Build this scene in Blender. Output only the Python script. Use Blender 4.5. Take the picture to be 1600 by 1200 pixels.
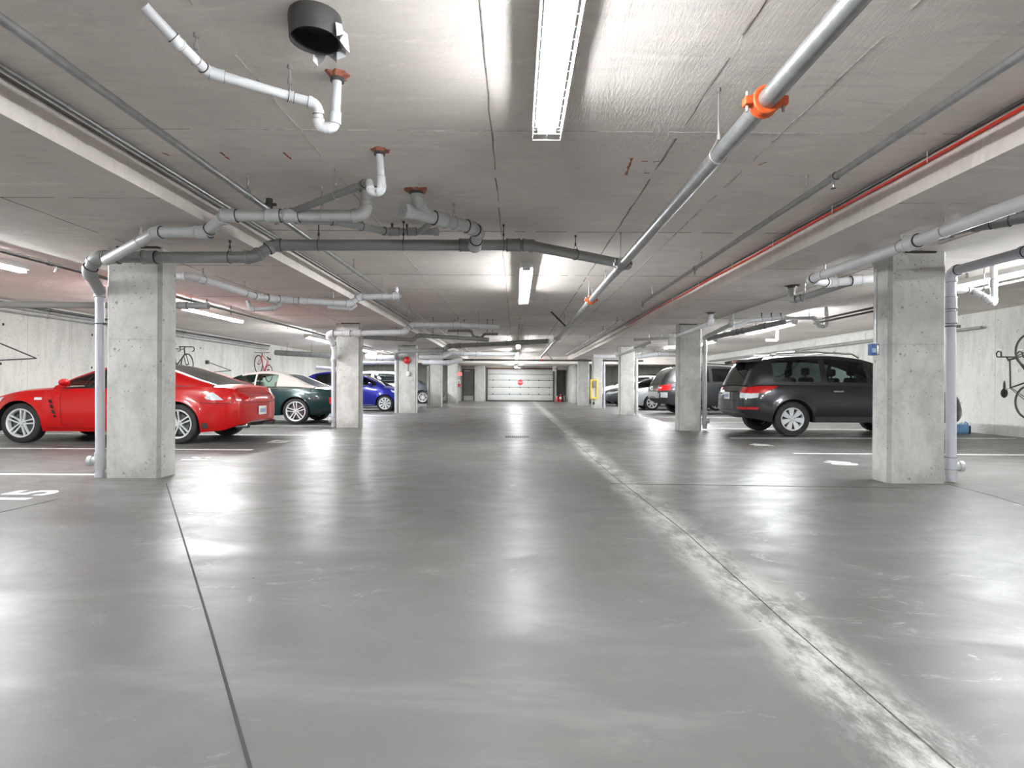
import bpy, bmesh, math, random
import numpy as np
from mathutils import Vector, Matrix
from mathutils.bvhtree import BVHTree

random.seed(7)
S = bpy.context.scene
for o in list(bpy.data.objects):
    bpy.data.objects.remove(o)
COL = S.collection

# ------------------------------------------------------------------ camera, world, exposure
CAMZ, FPX, VPX, VPY, ROLL = 0.97, 900.0, 806.0, 603.0, math.radians(0.38)
cam_d = bpy.data.cameras.new('camera')
cam_d.sensor_width = 36.0
cam_d.sensor_fit = 'HORIZONTAL'
cam_d.lens = 36.0 * FPX / 1600.0
cam_d.shift_x = -(VPX - 800) / 1600.0
cam_d.shift_y = (VPY - 600) / 1600.0
cam_d.clip_start, cam_d.clip_end = 0.05, 200
cam = bpy.data.objects.new('camera', cam_d)
COL.objects.link(cam)
cam.matrix_world = Matrix.Translation((0, 0, CAMZ)) @ Matrix.Rotation(-ROLL, 4, 'Y') @ Matrix.Rotation(math.pi / 2, 4, 'X')
S.camera = cam

w = bpy.data.worlds.new('world')
S.world = w
w.use_nodes = True
w.node_tree.nodes['Background'].inputs[0].default_value = (0.75, 0.8, 0.85, 1)
w.node_tree.nodes['Background'].inputs[1].default_value = 0.3

vs = S.view_settings
vs.view_transform = 'Standard'
vs.look = 'None'
vs.gamma = 1.0
vs.use_curve_mapping = False
vs.exposure = 0.78
S.display_settings.display_device = 'sRGB'
TUBE = 112.0          # radiance of the fluorescent tubes (aisle)
TUBE_SIDE = 265.0     # radiance of the tubes over the stalls
S.cycles.use_denoising = True
S.cycles.max_bounces = 10
S.cycles.diffuse_bounces = 6
S.cycles.glossy_bounces = 4
S.cycles.transparent_max_bounces = 12
S.cycles.sample_clamp_indirect = 6.0

_c, _s = math.cos(ROLL), math.sin(ROLL)


def PD(px, py, d):
    """the point of the garage that the photograph shows at (px, py), at depth d in metres down the aisle"""
    a, b = (px - VPX) / FPX, (VPY - py) / FPX
    return Vector((d * (a * _c - b * _s), d, CAMZ + d * (a * _s + b * _c)))


def PH(px, py, h):
    """same, at h metres above the lens"""
    a, b = (px - VPX) / FPX, (VPY - py) / FPX
    return PD(px, py, h / (a * _s + b * _c))


# ------------------------------------------------------------------ room dimensions
XL, XR = -10.4, 10.2           # side walls
Y0, Y1 = -17.0, 36.4            # end walls
ZC, ZB, ZS = 2.63, 2.37, 2.66  # aisle ceiling, dropped bands over the columns, ceiling over the stalls
BL0, BL1 = -5.1, -2.69         # left band
BR0, BR1 = 2.88, 5.2           # right band
YD, ZD = 32.2, 2.23            # lower slab before the garage door


def ceil_z(x, y):
    if y > YD:
        return ZD
    if BL0 < x < BL1 or BR0 < x < BR1:
        return ZB
    return ZC if BL1 <= x <= BR0 else ZS


# ------------------------------------------------------------------ materials
MATS = {}


def srgb(r, g, b):
    f = lambda c: (c / 255 / 12.92) if c / 255 <= .04045 else ((c / 255 + .055) / 1.055) ** 2.4
    return (f(r), f(g), f(b), 1)


class NT:
    def __init__(s, m):
        m.use_nodes = True
        s.t = m.node_tree
        s.b = s.t.nodes['Principled BSDF']
        s.oc = None

    def n(s, typ, **kw):
        nd = s.t.nodes.new(typ)
        for k, v in kw.items():
            setattr(nd, k, v)
        return nd

    def put(s, sock, v):
        if hasattr(v, 'is_linked'):
            s.t.links.new(v, sock)
        else:
            sock.default_value = v

    def co(s):
        if s.oc is None:
            s.oc = s.n('ShaderNodeTexCoord').outputs['Object']
        return s.oc

    def map(s, scale=(1, 1, 1), loc=(0, 0, 0)):
        nd = s.n('ShaderNodeMapping')
        s.put(nd.inputs['Vector'], s.co())
        nd.inputs['Scale'].default_value = scale
        nd.inputs['Location'].default_value = loc
        return nd.outputs[0]

    def noise(s, scale, detail=4, rough=.55, vec=None, dist=0):
        nd = s.n('ShaderNodeTexNoise')
        s.put(nd.inputs['Vector'], vec if vec is not None else s.co())
        nd.inputs['Scale'].default_value = scale
        nd.inputs['Detail'].default_value = detail
        nd.inputs['Roughness'].default_value = rough
        nd.inputs['Distortion'].default_value = dist
        return nd.outputs[0]

    def vor(s, scale, vec=None, rnd=1.0):
        nd = s.n('ShaderNodeTexVoronoi')
        s.put(nd.inputs['Vector'], vec if vec is not None else s.co())
        nd.inputs['Scale'].default_value = scale
        nd.inputs['Randomness'].default_value = rnd
        return nd.outputs['Distance']

    def m(s, op, a, b=0.0, c=0.0):
        nd = s.n('ShaderNodeMath', operation=op)
        s.put(nd.inputs[0], a)
        s.put(nd.inputs[1], b)
        if op in ('MULTIPLY_ADD', 'SMOOTH_MIN'):
            s.put(nd.inputs[2], c)
        return nd.outputs[0]

    def rng(s, v, a, b, c=0.0, d=1.0, smooth=True):
        nd = s.n('ShaderNodeMapRange')
        nd.interpolation_type = 'SMOOTHSTEP' if smooth else 'LINEAR'
        s.put(nd.inputs[0], v)
        for i, x in enumerate((a, b, c, d)):
            nd.inputs[i + 1].default_value = x
        return nd.outputs[0]

    def mix(s, f, a, b):
        nd = s.n('ShaderNodeMix', data_type='RGBA')
        s.put(nd.inputs['Factor'], f)
        s.put(nd.inputs['A'], a)
        s.put(nd.inputs['B'], b)
        return nd.outputs['Result']

    def xyz(s, vec=None):
        nd = s.n('ShaderNodeSeparateXYZ')
        s.put(nd.inputs[0], vec if vec is not None else s.co())
        return nd.outputs

    def bump(s, h, strength=.3, dist=.01):
        nd = s.n('ShaderNodeBump')
        nd.inputs['Strength'].default_value = strength
        nd.inputs['Distance'].default_value = dist
        s.put(nd.inputs['Height'], h)
        s.t.links.new(nd.outputs[0], s.b.inputs['Normal'])

    def out(s, **kw):
        for k, v in kw.items():
            s.put(s.b.inputs[k.replace('_', ' ')], v)


def mat(name, col=(.5, .5, .5, 1), rough=.5, metal=0.0, var=.06, vscale=6.0, coat=0.0, emit=None, estr=0.0, spec=.5, bump=0.0, flake=False):
    """simple procedural material: base colour broken up by noise, with slightly uneven gloss"""
    if name in MATS:
        return MATS[name]
    m = bpy.data.materials.new(name)
    t = NT(m)
    c2 = tuple(max(0, x * (1 - 2.2 * var)) for x in col[:3]) + (1,)
    nz = t.noise(vscale, 5)
    t.out(Base_Color=t.mix(t.rng(nz, .35, .7), col, c2), Metallic=metal, Roughness=t.m('MULTIPLY_ADD', nz, .12, max(.02, rough - .06)))
    t.b.inputs['Specular IOR Level'].default_value = spec
    if coat:
        t.b.inputs['Coat Weight'].default_value = coat
        t.b.inputs['Coat Roughness'].default_value = .04
    if bump:
        t.bump(t.noise(vscale * 8, 6), bump, .003)
    if emit:
        t.b.inputs['Emission Color'].default_value = emit
        t.b.inputs['Emission Strength'].default_value = estr
    MATS[name] = m
    return m


def glass_mat(name, tint, gloss=.12):
    if name in MATS:
        return MATS[name]
    m = bpy.data.materials.new(name)
    t = NT(m)
    tr = t.n('ShaderNodeBsdfTransparent')
    tr.inputs[0].default_value = tint
    gl = t.n('ShaderNodeBsdfGlossy')
    gl.inputs['Roughness'].default_value = .02
    gl.inputs['Color'].default_value = (.9, .95, .95, 1)
    fr = t.n('ShaderNodeFresnel')
    fr.inputs[0].default_value = 1.5
    mx = t.n('ShaderNodeMixShader')
    t.put(mx.inputs[0], t.m('ADD', fr.outputs[0], gloss))
    t.t.links.new(tr.outputs[0], mx.inputs[1])
    t.t.links.new(gl.outputs[0], mx.inputs[2])
    t.t.links.new(mx.outputs[0], t.t.nodes['Material Output'].inputs[0])
    MATS[name] = m
    return m


def concrete(name, base, kind):
    m = bpy.data.materials.new(name)
    t = NT(m)
    X, Y, Z = t.xyz()
    dk = lambda k: tuple(c * k for c in base[:3]) + (1,)
    big = t.noise(.55, 5, .6)
    mid = t.noise(3.2, 6, .65, dist=.4)
    fine = t.noise(40, 5, .7)
    col = t.mix(t.rng(big, .3, .7), dk(1.06), dk(.9))
    col = t.mix(t.rng(mid, .55, .8, 0, .34), col, dk(.62))
    h = t.m('MULTIPLY', fine, .5)
    if kind == 'ceiling':
        # plywood form sheets 1.22 x 2.44 m, each a little different in tone; wood grain across the aisle
        ix = t.m('FLOOR', t.m('DIVIDE', t.m('ADD', X, .17 + 12.2), 1.22))
        iy = t.m('FLOOR', t.m('DIVIDE', t.m('ADD', Y, 12.2 - 3.75), 1.22))
        cmb = t.n('ShaderNodeCombineXYZ')
        t.put(cmb.inputs[0], ix)
        t.put(cmb.inputs[1], iy)
        wn = t.n('ShaderNodeTexWhiteNoise', noise_dimensions='2D')
        t.put(wn.inputs['Vector'], cmb.outputs[0])
        sheet = wn.outputs['Value']
        col = t.mix(t.m('MULTIPLY', sheet, .45), col, srgb(212, 204, 196))
        grain = t.noise(2.2, 8, .7, vec=t.map((.8, 4.5, 1)), dist=1.2)
        col = t.mix(t.rng(grain, .45, .72, 0, .36), col, dk(.66))
        blot = t.noise(1.1, 7, .72, vec=t.map((.8, 1.6, 1), (2, 5, 0)), dist=1.2)
        col = t.mix(t.rng(blot, .52, .70, 0, .28), col, dk(.7))
        col = t.mix(t.rng(t.noise(2.4, 8, .75, vec=t.map((.6, 2.5, 1), (6, 1, 0)), dist=.9), .54, .7, 0, .5), col, dk(1.15))
        rough_zone = t.rng(t.noise(.35, 3, vec=t.map((1, 1, 1), (3.1, 8.2, 0))), .47, .58)
        score = t.noise(5.0, 6, .8, vec=t.map((6, 1.1, 1)), dist=2.2)
        h = t.m('ADD', t.m('ADD', h, t.m('MULTIPLY', grain, .8)), t.m('MULTIPLY', t.m('MULTIPLY', score, rough_zone), 3.5))
        stain = t.rng(t.noise(.8, 6, .7, vec=t.map((1, 1, 1), (7, 2, 0)), dist=1), .62, .75, 0, .22)
        col = t.mix(stain, col, srgb(150, 138, 112))
        t.bump(h, .55, .012)
        t.out(Roughness=.8)
    else:
        sc = (1, 1, .22) if kind == 'wall' else (1, 1, .5)
        run = t.noise(4.0, 7, .7, vec=t.map(sc), dist=.5)
        col = t.mix(t.rng(run, .44, .68, 0, .48), col, dk(.58))
        col = t.mix(t.rng(t.noise(9, 8, .8, dist=.8), .5, .72, 0, .45), col, dk(.55))
        col = t.mix(t.rng(t.noise(6, 6, .7, vec=t.map(sc, (4, 4, 4))), .6, .8, 0, .35), col, dk(1.3))
        pit = t.vor(7.0, vec=t.map((1, 1, 1)), rnd=1)
        pm = t.m('MULTIPLY', t.rng(pit, .07, .12, 1, 0), t.rng(t.noise(1.7, 2), .42, .5))
        pit2 = t.vor(19.0)
        pm2 = t.m('MULTIPLY', t.rng(pit2, .11, .18, 1, 0), t.rng(t.noise(2.6, 2), .46, .54))
        pa = t.m('MAXIMUM', pm, pm2)
        col = t.mix(t.m('MULTIPLY', pa, .65), col, dk(.22))
        h = t.m('SUBTRACT', t.m('ADD', h, t.m('MULTIPLY', mid, .7)), t.m('MULTIPLY', pa, 1.5))
        if kind == 'wall':
            # form-sheet joints every 1.22 m
            fy = t.m('ABSOLUTE', t.m('SUBTRACT', t.m('FRACT', t.m('DIVIDE', t.m('ADD', Y, 40.2), 1.22)), .5))
            j = t.rng(fy, .492, .5)
            col = t.mix(t.m('MULTIPLY', j, .6), col, dk(.4))
            h = t.m('SUBTRACT', h, j)
        else:
            col = t.mix(t.rng(t.noise(1.8, 8, .72, vec=t.map((1, 1, .7), (1, 6, 3)), dist=.9), .48, .66, 0, .42), col, srgb(150, 145, 138))
            dirt = t.m('MULTIPLY', t.rng(Z, .0, .28, 1, 0), t.rng(mid, .35, .6))
            col = t.mix(t.m('MULTIPLY', dirt, .45), col, dk(.5))
        t.bump(h, .45, .008)
        t.out(Roughness=.78)
    t.out(Base_Color=col)
    MATS[name] = m
    return m


def floor_mat():
    m = bpy.data.materials.new('trowelled_floor')
    t = NT(m)
    X, Y, Z = t.xyz()
    big = t.noise(.45, 5, .6)
    mid = t.noise(1.6, 7, .6, dist=.3)
    fine = t.noise(55, 4, .7)
    col = t.mix(t.rng(big, .3, .7), srgb(102, 101, 100), srgb(90, 88, 86))
    col = t.mix(t.rng(mid, .42, .8, 0, .45), col, srgb(86, 84, 82))
    sweep = t.noise(1.1, 6, .62, vec=t.map((.7, 2.2, 1), (5, 1, 0)), dist=.5)
    col = t.mix(t.rng(sweep, .5, .75, 0, .4), col, srgb(130, 129, 127))
    col = t.mix(t.rng(fine, .45, .8, 0, .25), col, srgb(94, 92, 90))
    # chalky scuffs in the wheel tracks
    spot = t.noise(3.0, 9, .78, vec=t.map((1, 1.5, 1), (2.3, 7.7, 0)), dist=1.0)
    zone = t.rng(t.noise(.5, 2, vec=t.map((1, 1, 1), (9.3, .6, 0))), .40, .56)
    sc = t.m('MULTIPLY', t.rng(spot, .56, .72), zone)
    col = t.mix(t.m('MULTIPLY', sc, .6), col, srgb(190, 189, 186))
    # worn band along the pour joint at x = 1.12
    wob = t.m('MULTIPLY_ADD', t.noise(.9, 3), .22, 1.0)
    dj = t.m('ABSOLUTE', t.m('SUBTRACT', X, wob))
    band = t.m('MULTIPLY', t.rng(dj, .015, .24, 1, 0), t.rng(t.noise(3.2, 9, .8, vec=t.map((1.8, .7, 1))), .38, .6))
    col = t.mix(t.m('MULTIPLY', band, .85), col, srgb(184, 183, 179))
    wear = t.m('MAXIMUM', sc, band)
    # small black oil drops
    dots = t.m('MULTIPLY', t.rng(t.vor(2.6), .018, .03, 1, 0), .8)
    col = t.mix(dots, col, srgb(50, 48, 46))
    gl = t.noise(1.1, 6, .7, vec=t.map((1, 1.6, 1), (3, 8, 0)), dist=1.5)
    r = t.m('MULTIPLY_ADD', t.rng(gl, .35, .68), .14, .33)
    r = t.m('ADD', r, t.m('MULTIPLY', wear, .25))
    r = t.m('ADD', r, t.m('MULTIPLY', t.m('SUBTRACT', fine, .5), .12))
    t.out(Base_Color=col, Roughness=r)
    t.b.inputs['Specular IOR Level'].default_value = .15
    t.bump(t.m('ADD', t.m('MULTIPLY', mid, .8), t.m('MULTIPLY', fine, .2)), .08, .02)
    MATS['floor'] = m
    return m


PVC_W = mat('white_plastic_pipe', srgb(222, 223, 226), .38, var=.04)
PVC_G = mat('grey_plastic_pipe', srgb(182, 184, 184), .42, var=.05, vscale=3)
PVC_L = mat('lavender_grey_pipe', srgb(184, 185, 194), .4, var=.03, vscale=3)
GAP = mat('dark_joint_ring', srgb(58, 58, 62), .7)  # dark ring at the rims of sockets and couplings
PVC_DG = mat('dark_grey_plastic_pipe', srgb(144, 145, 144), .45, var=.06, vscale=3)
GALV = mat('galvanised_steel', srgb(176, 178, 178), .36, .75, var=.1, vscale=14)
GALV_D = mat('dark_steel_pipe', srgb(92, 92, 92), .42, .6, var=.12, vscale=12)
ROD = mat('zinc_rod', srgb(190, 190, 186), .4, .6)
BLACKPL = mat('black_plastic', srgb(26, 26, 27), .5)
ORANGE = mat('orange_coupling', srgb(212, 92, 40), .45, var=.12)
RUST = mat('orange_firestop', srgb(176, 112, 88), .85, var=.25, vscale=30, bump=.5)
REDC = mat('red_cable', srgb(206, 54, 38), .5)
RED = mat('signal_red', srgb(198, 28, 34), .35)
WHITE = mat('white_enamel', srgb(232, 232, 230), .4, var=.02)
PAINT_L = mat('white_line_paint', srgb(222, 222, 219), .55, var=.12, vscale=9)
YELLOW = mat('yellow_paint', srgb(236, 202, 66), .45)
BLUEB = mat('blue_enamel', srgb(52, 84, 148), .45)
LIGHTBLUE = mat('light_blue_plastic', srgb(112, 160, 206), .45)
CHROME = mat('chrome', srgb(226, 228, 230), .14, .95, var=.02)
ALLOY = mat('silver_alloy', srgb(214, 216, 219), .3, .2, var=.03)
RUBBER = mat('tyre_rubber', srgb(38, 37, 37), .75, var=.1, vscale=20)
DARK = mat('dark_recess', srgb(14, 14, 15), .7)
SEAT = mat('dark_upholstery', srgb(46, 44, 44), .85)
SEATL = mat('tan_upholstery', srgb(150, 138, 122), .8)
LENS_R = mat('red_lens', srgb(196, 24, 26), .15, coat=.6)
LENS_C = mat('clear_lens', srgb(206, 212, 214), .12, coat=.6)
LENS_A = mat('amber_lens', srgb(220, 130, 60), .2)
GREYDOOR = mat('grey_door_paint', srgb(122, 124, 121), .5)
LIGHTGREY = mat('light_grey_panel', srgb(206, 207, 204), .5, var=.03)
BROWN = mat('brown_lintel', srgb(112, 78, 60), .6, var=.12)
CEIL = concrete('form_marked_ceiling', srgb(246, 238, 231), 'ceiling')
WALLM = concrete('cast_wall', srgb(198, 197, 191), 'wall')
COLM = concrete('cast_column', srgb(193, 192, 188), 'column')
FLOORM = floor_mat()
TUBEM = mat('lit_tube', (1, 1, 1, 1), .4, emit=(.955, .985, 1, 1), estr=TUBE)
TUBES = mat('lit_stall_tube', (1, 1, 1, 1), .4, emit=(.955, .985, 1, 1), estr=TUBE_SIDE)
TUBEOFF = mat('unlit_tube', srgb(150, 150, 146), .4)
EXITM = mat('lit_exit_sign', srgb(235, 120, 115), .4, emit=srgb(255, 96, 88), estr=1.2)


# ------------------------------------------------------------------ mesh building
def wloc(o):
    v = Vector((0, 0, 0))
    while o is not None:
        v += o.location
        o = o.parent
    return v


class MB:
    def __init__(s):
        s.v, s.f, s.mi = [], [], []

    def add(s, vs_, fs, mi=0):
        k = len(s.v)
        s.v += [tuple(p) for p in vs_]
        s.f += [tuple(i + k for i in f) for f in fs]
        s.mi += [mi] * len(fs)
        return s

    def box(s, a, b, mi=0, bev=0.0):
        x0, y0, z0 = (min(a[i], b[i]) for i in range(3))
        x1, y1, z1 = (max(a[i], b[i]) for i in range(3))
        if bev <= 0:
            v = [(x, y, z) for x in (x0, x1) for y in (y0, y1) for z in (z0, z1)]
            f = [(0, 1, 3, 2), (4, 6, 7, 5), (0, 4, 5, 1), (2, 3, 7, 6), (0, 2, 6, 4), (1, 5, 7, 3)]
            return s.add(v, f, mi)
        bev = min(bev, (x1 - x0) / 2.01, (y1 - y0) / 2.01, (z1 - z0) / 2.01)
        bm = bmesh.new()
        bmesh.ops.create_cube(bm, size=1)
        for q in bm.verts:
            q.co = Vector(((x0 + x1) / 2 + q.co.x * (x1 - x0), (y0 + y1) / 2 + q.co.y * (y1 - y0), (z0 + z1) / 2 + q.co.z * (z1 - z0)))
        bmesh.ops.bevel(bm, geom=list(bm.edges), offset=bev, segments=2, affect='EDGES', profile=.5)
        return s.bm(bm, mi)

    def bm(s, bm, mi=0):
        bm.verts.index_update()
        s.add([q.co.copy() for q in bm.verts], [[q.index for q in f.verts] for f in bm.faces], mi)
        bm.free()
        return s

    def prism(s, poly, z0, z1, mi=0):
        n = len(poly)
        v = [(x, y, z0) for x, y in poly] + [(x, y, z1) for x, y in poly]
        f = [tuple(range(n))[::-1], tuple(range(n, 2 * n))] + [(i, (i + 1) % n, n + (i + 1) % n, n + i) for i in range(n)]
        return s.add(v, f, mi)

    def tube(s, pts, r, n=12, caps=True, mi=0, closed=False):
        pts = [Vector(p) for p in pts]
        m = len(pts)
        rs = r if isinstance(r, (list, tuple)) else [r] * m
        tan = []
        for i in range(m):
            a = pts[(i - 1) % m] if (closed or i > 0) else pts[i]
            b = pts[(i + 1) % m] if (closed or i < m - 1) else pts[i]
            tan.append((b - a).normalized())
        up = Vector((0, 0, 1)) if abs(tan[0].z) < .9 else Vector((0, 1, 0))
        nr = (up - tan[0] * up.dot(tan[0])).normalized()
        v = []
        for i in range(m):
            nr = (nr - tan[i] * nr.dot(tan[i])).normalized()
            bn = tan[i].cross(nr)
            for k in range(n):
                a = 2 * math.pi * k / n
                v.append(pts[i] + (nr * math.cos(a) + bn * math.sin(a)) * rs[i])
        f = []
        for i in range(m if closed else m - 1):
            j = (i + 1) % m
            for k in range(n):
                k2 = (k + 1) % n
                f.append((i * n + k, i * n + k2, j * n + k2, j * n + k))
        if caps and not closed:
            f.append(tuple(range(n))[::-1])
            f.append(tuple((m - 1) * n + k for k in range(n)))
        return s.add(v, f, mi)

    def ring(s, c, axis, R, r, n=20, k=6, mi=0, a0=0, a1=2 * math.pi):
        axis = Vector(axis).normalized()
        u = axis.orthogonal().normalized()
        w_ = axis.cross(u)
        full = abs(a1 - a0 - 2 * math.pi) < 1e-6
        m = n if full else n + 1
        p = [Vector(c) + (u * math.cos(a0 + (a1 - a0) * i / n) + w_ * math.sin(a0 + (a1 - a0) * i / n)) * R for i in range(m)]
        return s.tube(p, r, k, mi=mi, closed=full)

    def lathe(s, prof, n=24, axis='z', c=(0, 0, 0), mi=0):
        v, f = [], []
        for (r, h) in prof:
            for k in range(n):
                a = 2 * math.pi * k / n
                x, y = r * math.cos(a), r * math.sin(a)
                p = {'z': (x, y, h), 'y': (x, h, y), 'x': (h, x, y)}[axis]
                v.append((p[0] + c[0], p[1] + c[1], p[2] + c[2]))
        for i in range(len(prof) - 1):
            for k in range(n):
                k2 = (k + 1) % n
                f.append((i * n + k, i * n + k2, (i + 1) * n + k2, (i + 1) * n + k))
        return s.add(v, f, mi)

    def ball(s, c, r, n=10, sc=(1, 1, 1), mi=0):
        bm = bmesh.new()
        bmesh.ops.create_uvsphere(bm, u_segments=n + 2, v_segments=n, radius=1)
        for q in bm.verts:
            q.co = Vector((c[0] + q.co.x * r * sc[0], c[1] + q.co.y * r * sc[1], c[2] + q.co.z * r * sc[2]))
        return s.bm(bm, mi)

    def build(s, name, mats, parent=None, smooth=True, angle=38, world=False):
        me = bpy.data.meshes.new(name)
        vv = s.v
        if world and parent is not None:
            d = wloc(parent)
            vv = [(p[0] - d.x, p[1] - d.y, p[2] - d.z) for p in vv]
        me.from_pydata(vv, [], s.f)
        mats = mats if isinstance(mats, (list, tuple)) else [mats]
        for m_ in mats:
            me.materials.append(m_)
        if len(mats) > 1:
            me.polygons.foreach_set('material_index', s.mi)
        bm = bmesh.new()
        bm.from_mesh(me)
        bmesh.ops.recalc_face_normals(bm, faces=bm.faces)
        bm.to_mesh(me)
        bm.free()
        if smooth:
            me.polygons.foreach_set('use_smooth', [True] * len(me.polygons))
            me.set_sharp_from_angle(angle=math.radians(angle))
        me.update()
        o = bpy.data.objects.new(name, me)
        COL.objects.link(o)
        o.parent = parent
        return o


def tag(o, label=None, cat=None, group=None, kind=None):
    if label:
        o['label'] = label
    if cat:
        o['category'] = cat
    if group:
        o['group'] = group
    if kind:
        o['kind'] = kind
    return o


def thing(name, label, cat, loc=(0, 0, 0), group=None, rz=0.0):
    o = bpy.data.objects.new(name, None)
    o.empty_display_size = .1
    COL.objects.link(o)
    o.location = loc
    o.rotation_euler = (0, 0, rz)
    return tag(o, label, cat, group)


def copy_tree(o, kids, parent=None):
    c = o.copy()
    COL.objects.link(c)
    c.parent = parent
    for k in kids.get(o.name, []):
        copy_tree(k, kids, c)
    return c


def kids_of():
    d = {}
    for o in bpy.data.objects:
        if o.parent:
            d.setdefault(o.parent.name, []).append(o)
    return d

# ================================================================== the setting
fl = MB().box((XL - .3, Y0 - .3, -.25), (XR + .3, Y1 + .3, 0)).build('floor', FLOORM, smooth=False)
tag(fl, kind='structure')

prof = [(XL - .3, ZS), (BL0, ZS), (BL0, ZB), (BL1, ZB), (BL1, ZC), (BR0, ZC), (BR0, ZB), (BR1, ZB), (BR1, ZS), (XR + .3, ZS)]
mb = MB()
n = len(prof)
va = [(x, Y0 - .3, z) for x, z in prof] + [(x, YD, z) for x, z in prof] + [(x, Y0 - .3, 3.0) for x, z in prof] + [(x, YD, 3.0) for x, z in prof]
fa = []
for i in range(n - 1):
    fa.append((i, i + 1, n + i + 1, n + i))
    fa.append((2 * n + i, 3 * n + i, 3 * n + i + 1, 2 * n + i + 1))
fa += [tuple(range(n)) + tuple(range(3 * n - 1, 2 * n - 1, -1)), tuple(range(n, 2 * n)) + tuple(range(4 * n - 1, 3 * n - 1, -1))]
fa += [(0, n, 3 * n, 2 * n), (n - 1, 3 * n - 1, 4 * n - 1, 2 * n - 1)]
mb.add(va, fa)
mb.box((XL - .3, YD, ZD), (XR + .3, Y1 + .3, 3.0))
ceil = mb.build('ceiling', CEIL, smooth=False)
tag(ceil, kind='structure')

# fins of cement squeezed out between the form sheets, and the open joints
SEAMC = mat('cement_fin', srgb(214, 208, 201), .85, var=.2, vscale=20)
SEAMD = mat('open_joint', srgb(160, 152, 145), .9, var=.2, vscale=20)


def wobble_strip(p0, p1, wd, th, z, m, parent, name, n=40, amp=.004, gap=.10):
    mb_ = MB()
    p0, p1 = Vector(p0), Vector(p1)
    d = (p1 - p0)
    nn = Vector((-d.y, d.x)).normalized()
    prev = None
    for i in range(n + 1):
        q = p0 + d * i / n + nn * random.uniform(-amp, amp)
        ww = wd * random.uniform(.35, 1.2)
        cur = [q - nn * ww / 2, q + nn * ww / 2]
        if prev and random.random() > gap:
            a, b, c_, e = prev[0], prev[1], cur[1], cur[0]
            mb_.add([(a.x, a.y, z), (b.x, b.y, z), (c_.x, c_.y, z), (e.x, e.y, z),
                     ((a.x + b.x) / 2, (a.y + b.y) / 2, z - th), ((c_.x + e.x) / 2, (c_.y + e.y) / 2, z - th)],
                    [(0, 4, 5, 3), (4, 1, 2, 5), (0, 1, 4), (3, 5, 2)])
        prev = cur
    return mb_.build(name, m, parent, smooth=False)


for k in range(-1, 9):
    y = 3.75 + 2.44 * k
    wobble_strip((BL1, y), (BR0, y), .013, .004, ZC, SEAMC if k in (0, 3, 4, 7) else SEAMD, ceil, 'form_joint', 50)
    wobble_strip((BL0, y + .6), (BL1, y + .6), .010, .003, ZB, SEAMD, ceil, 'form_joint', 24)
    wobble_strip((BR0, y + .6), (BR1, y + .6), .010, .003, ZB, SEAMD, ceil, 'form_joint', 24)
for x, m_, wd in ((-.17, SEAMD, .014), (1.06, SEAMD, .022), (-1.42, SEAMC, .014), (1.72, SEAMC, .03)):
    wobble_strip((x, 1.2), (x, 22), wd * .8, .0035, ZC, m_, ceil, 'form_joint', 110, .006)
for x in (-3.9, 4.1):
    wobble_strip((x, 1.2), (x, 22), .012, .004, ZB, SEAMD, ceil, 'form_joint', 90, .008)

ORP = mat('orange_spray_paint', srgb(206, 118, 78), .8, var=.3, vscale=40)
for (pa, pb, wd) in (((345, 238), (358, 249), .02), ((443, 238), (455, 249), .02), ((252, 238), (264, 243), .02), ((988, 247), (978, 273), .022), ((1003, 252), (1012, 252), .02), ((1020, 253), (1030, 252), .02), ((1006, 270), (1014, 271), .02), ((1112, 262), (1122, 255), .02), ((1185, 258), (1198, 253), .02)):
    qa, qb = PH(pa[0], pa[1], ZC - CAMZ), PH(pb[0], pb[1], ZC - CAMZ)
    wobble_strip((qa.x, qa.y), (qb.x, qb.y), wd, .0015, ZC, ORP, ceil, 'paint_mark', 10, .004, .05)

tag(MB().box((XL - .3, Y0 - .3, 0), (XL, Y1 + .3, ZS)).build('wall_left', WALLM, smooth=False), kind='structure')
tag(MB().box((XR, Y0 - .3, 0), (XR + .3, Y1 + .3, ZS)).build('wall_right', WALLM, smooth=False), kind='structure')
tag(MB().box((XL, Y0 - .3, 0), (XR, Y0, ZS)).build('wall_front', WALLM, smooth=False), kind='structure')
# far wall with the openings of the garage door and of the personnel door
GX0, GX1, GZ = -1.80, 2.36, 2.03
DX0, DX1, DZ = -3.36, -2.62, 2.0
mb = MB()
for a, b, z0 in ((XL, DX0, 0), (DX0, DX1, DZ), (DX1, GX0, 0), (GX0, GX1, GZ), (GX1, GX1 + .2, 0), (GX1 + .2, 3.24, 2.0), (3.24, XR, 0)):
    mb.box((a, Y1, z0), (b, Y1 + .3, ZD + .05))
tag(mb.build('wall_back', WALLM, smooth=False), kind='structure')
mb = MB()
for y in (1.9, 4.34, 6.78, 9.22, 11.66, 14.1, 16.5, 19):
    for sx, x in ((1, XL), (-1, XR)):
        for z in (.55, 1.35, 2.15):
            mb.lathe([(.0001, .004), (.024, .004), (.029, .0), (.029, -.002)], 8, 'x', (x + sx * .002, y + random.uniform(-.05, .05), z))
th_ = mb.build('tie_hole', DARK, bpy.data.objects['wall_left'], smooth=False)
tag(th_, kind='stuff')

mb = MB().box((GX1 + .1, Y1 + 2.0, 0), (3.4, Y1 + 2.2, ZD)).box((GX1 + .1, Y1 + .3, 0), (GX1 + .2, Y1 + 2, ZD)).box((3.24, Y1 + .3, 0), (3.4, Y1 + 2, ZD)).box((GX1 + .1, Y1 + .3, 2.0), (3.4, Y1 + 2.2, ZD)).box((GX1 + .1, Y1 + .29, -.2), (3.4, Y1 + 2.2, 0))
tag(mb.build('wall_recess', WALLM, smooth=False), kind='structure')

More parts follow.
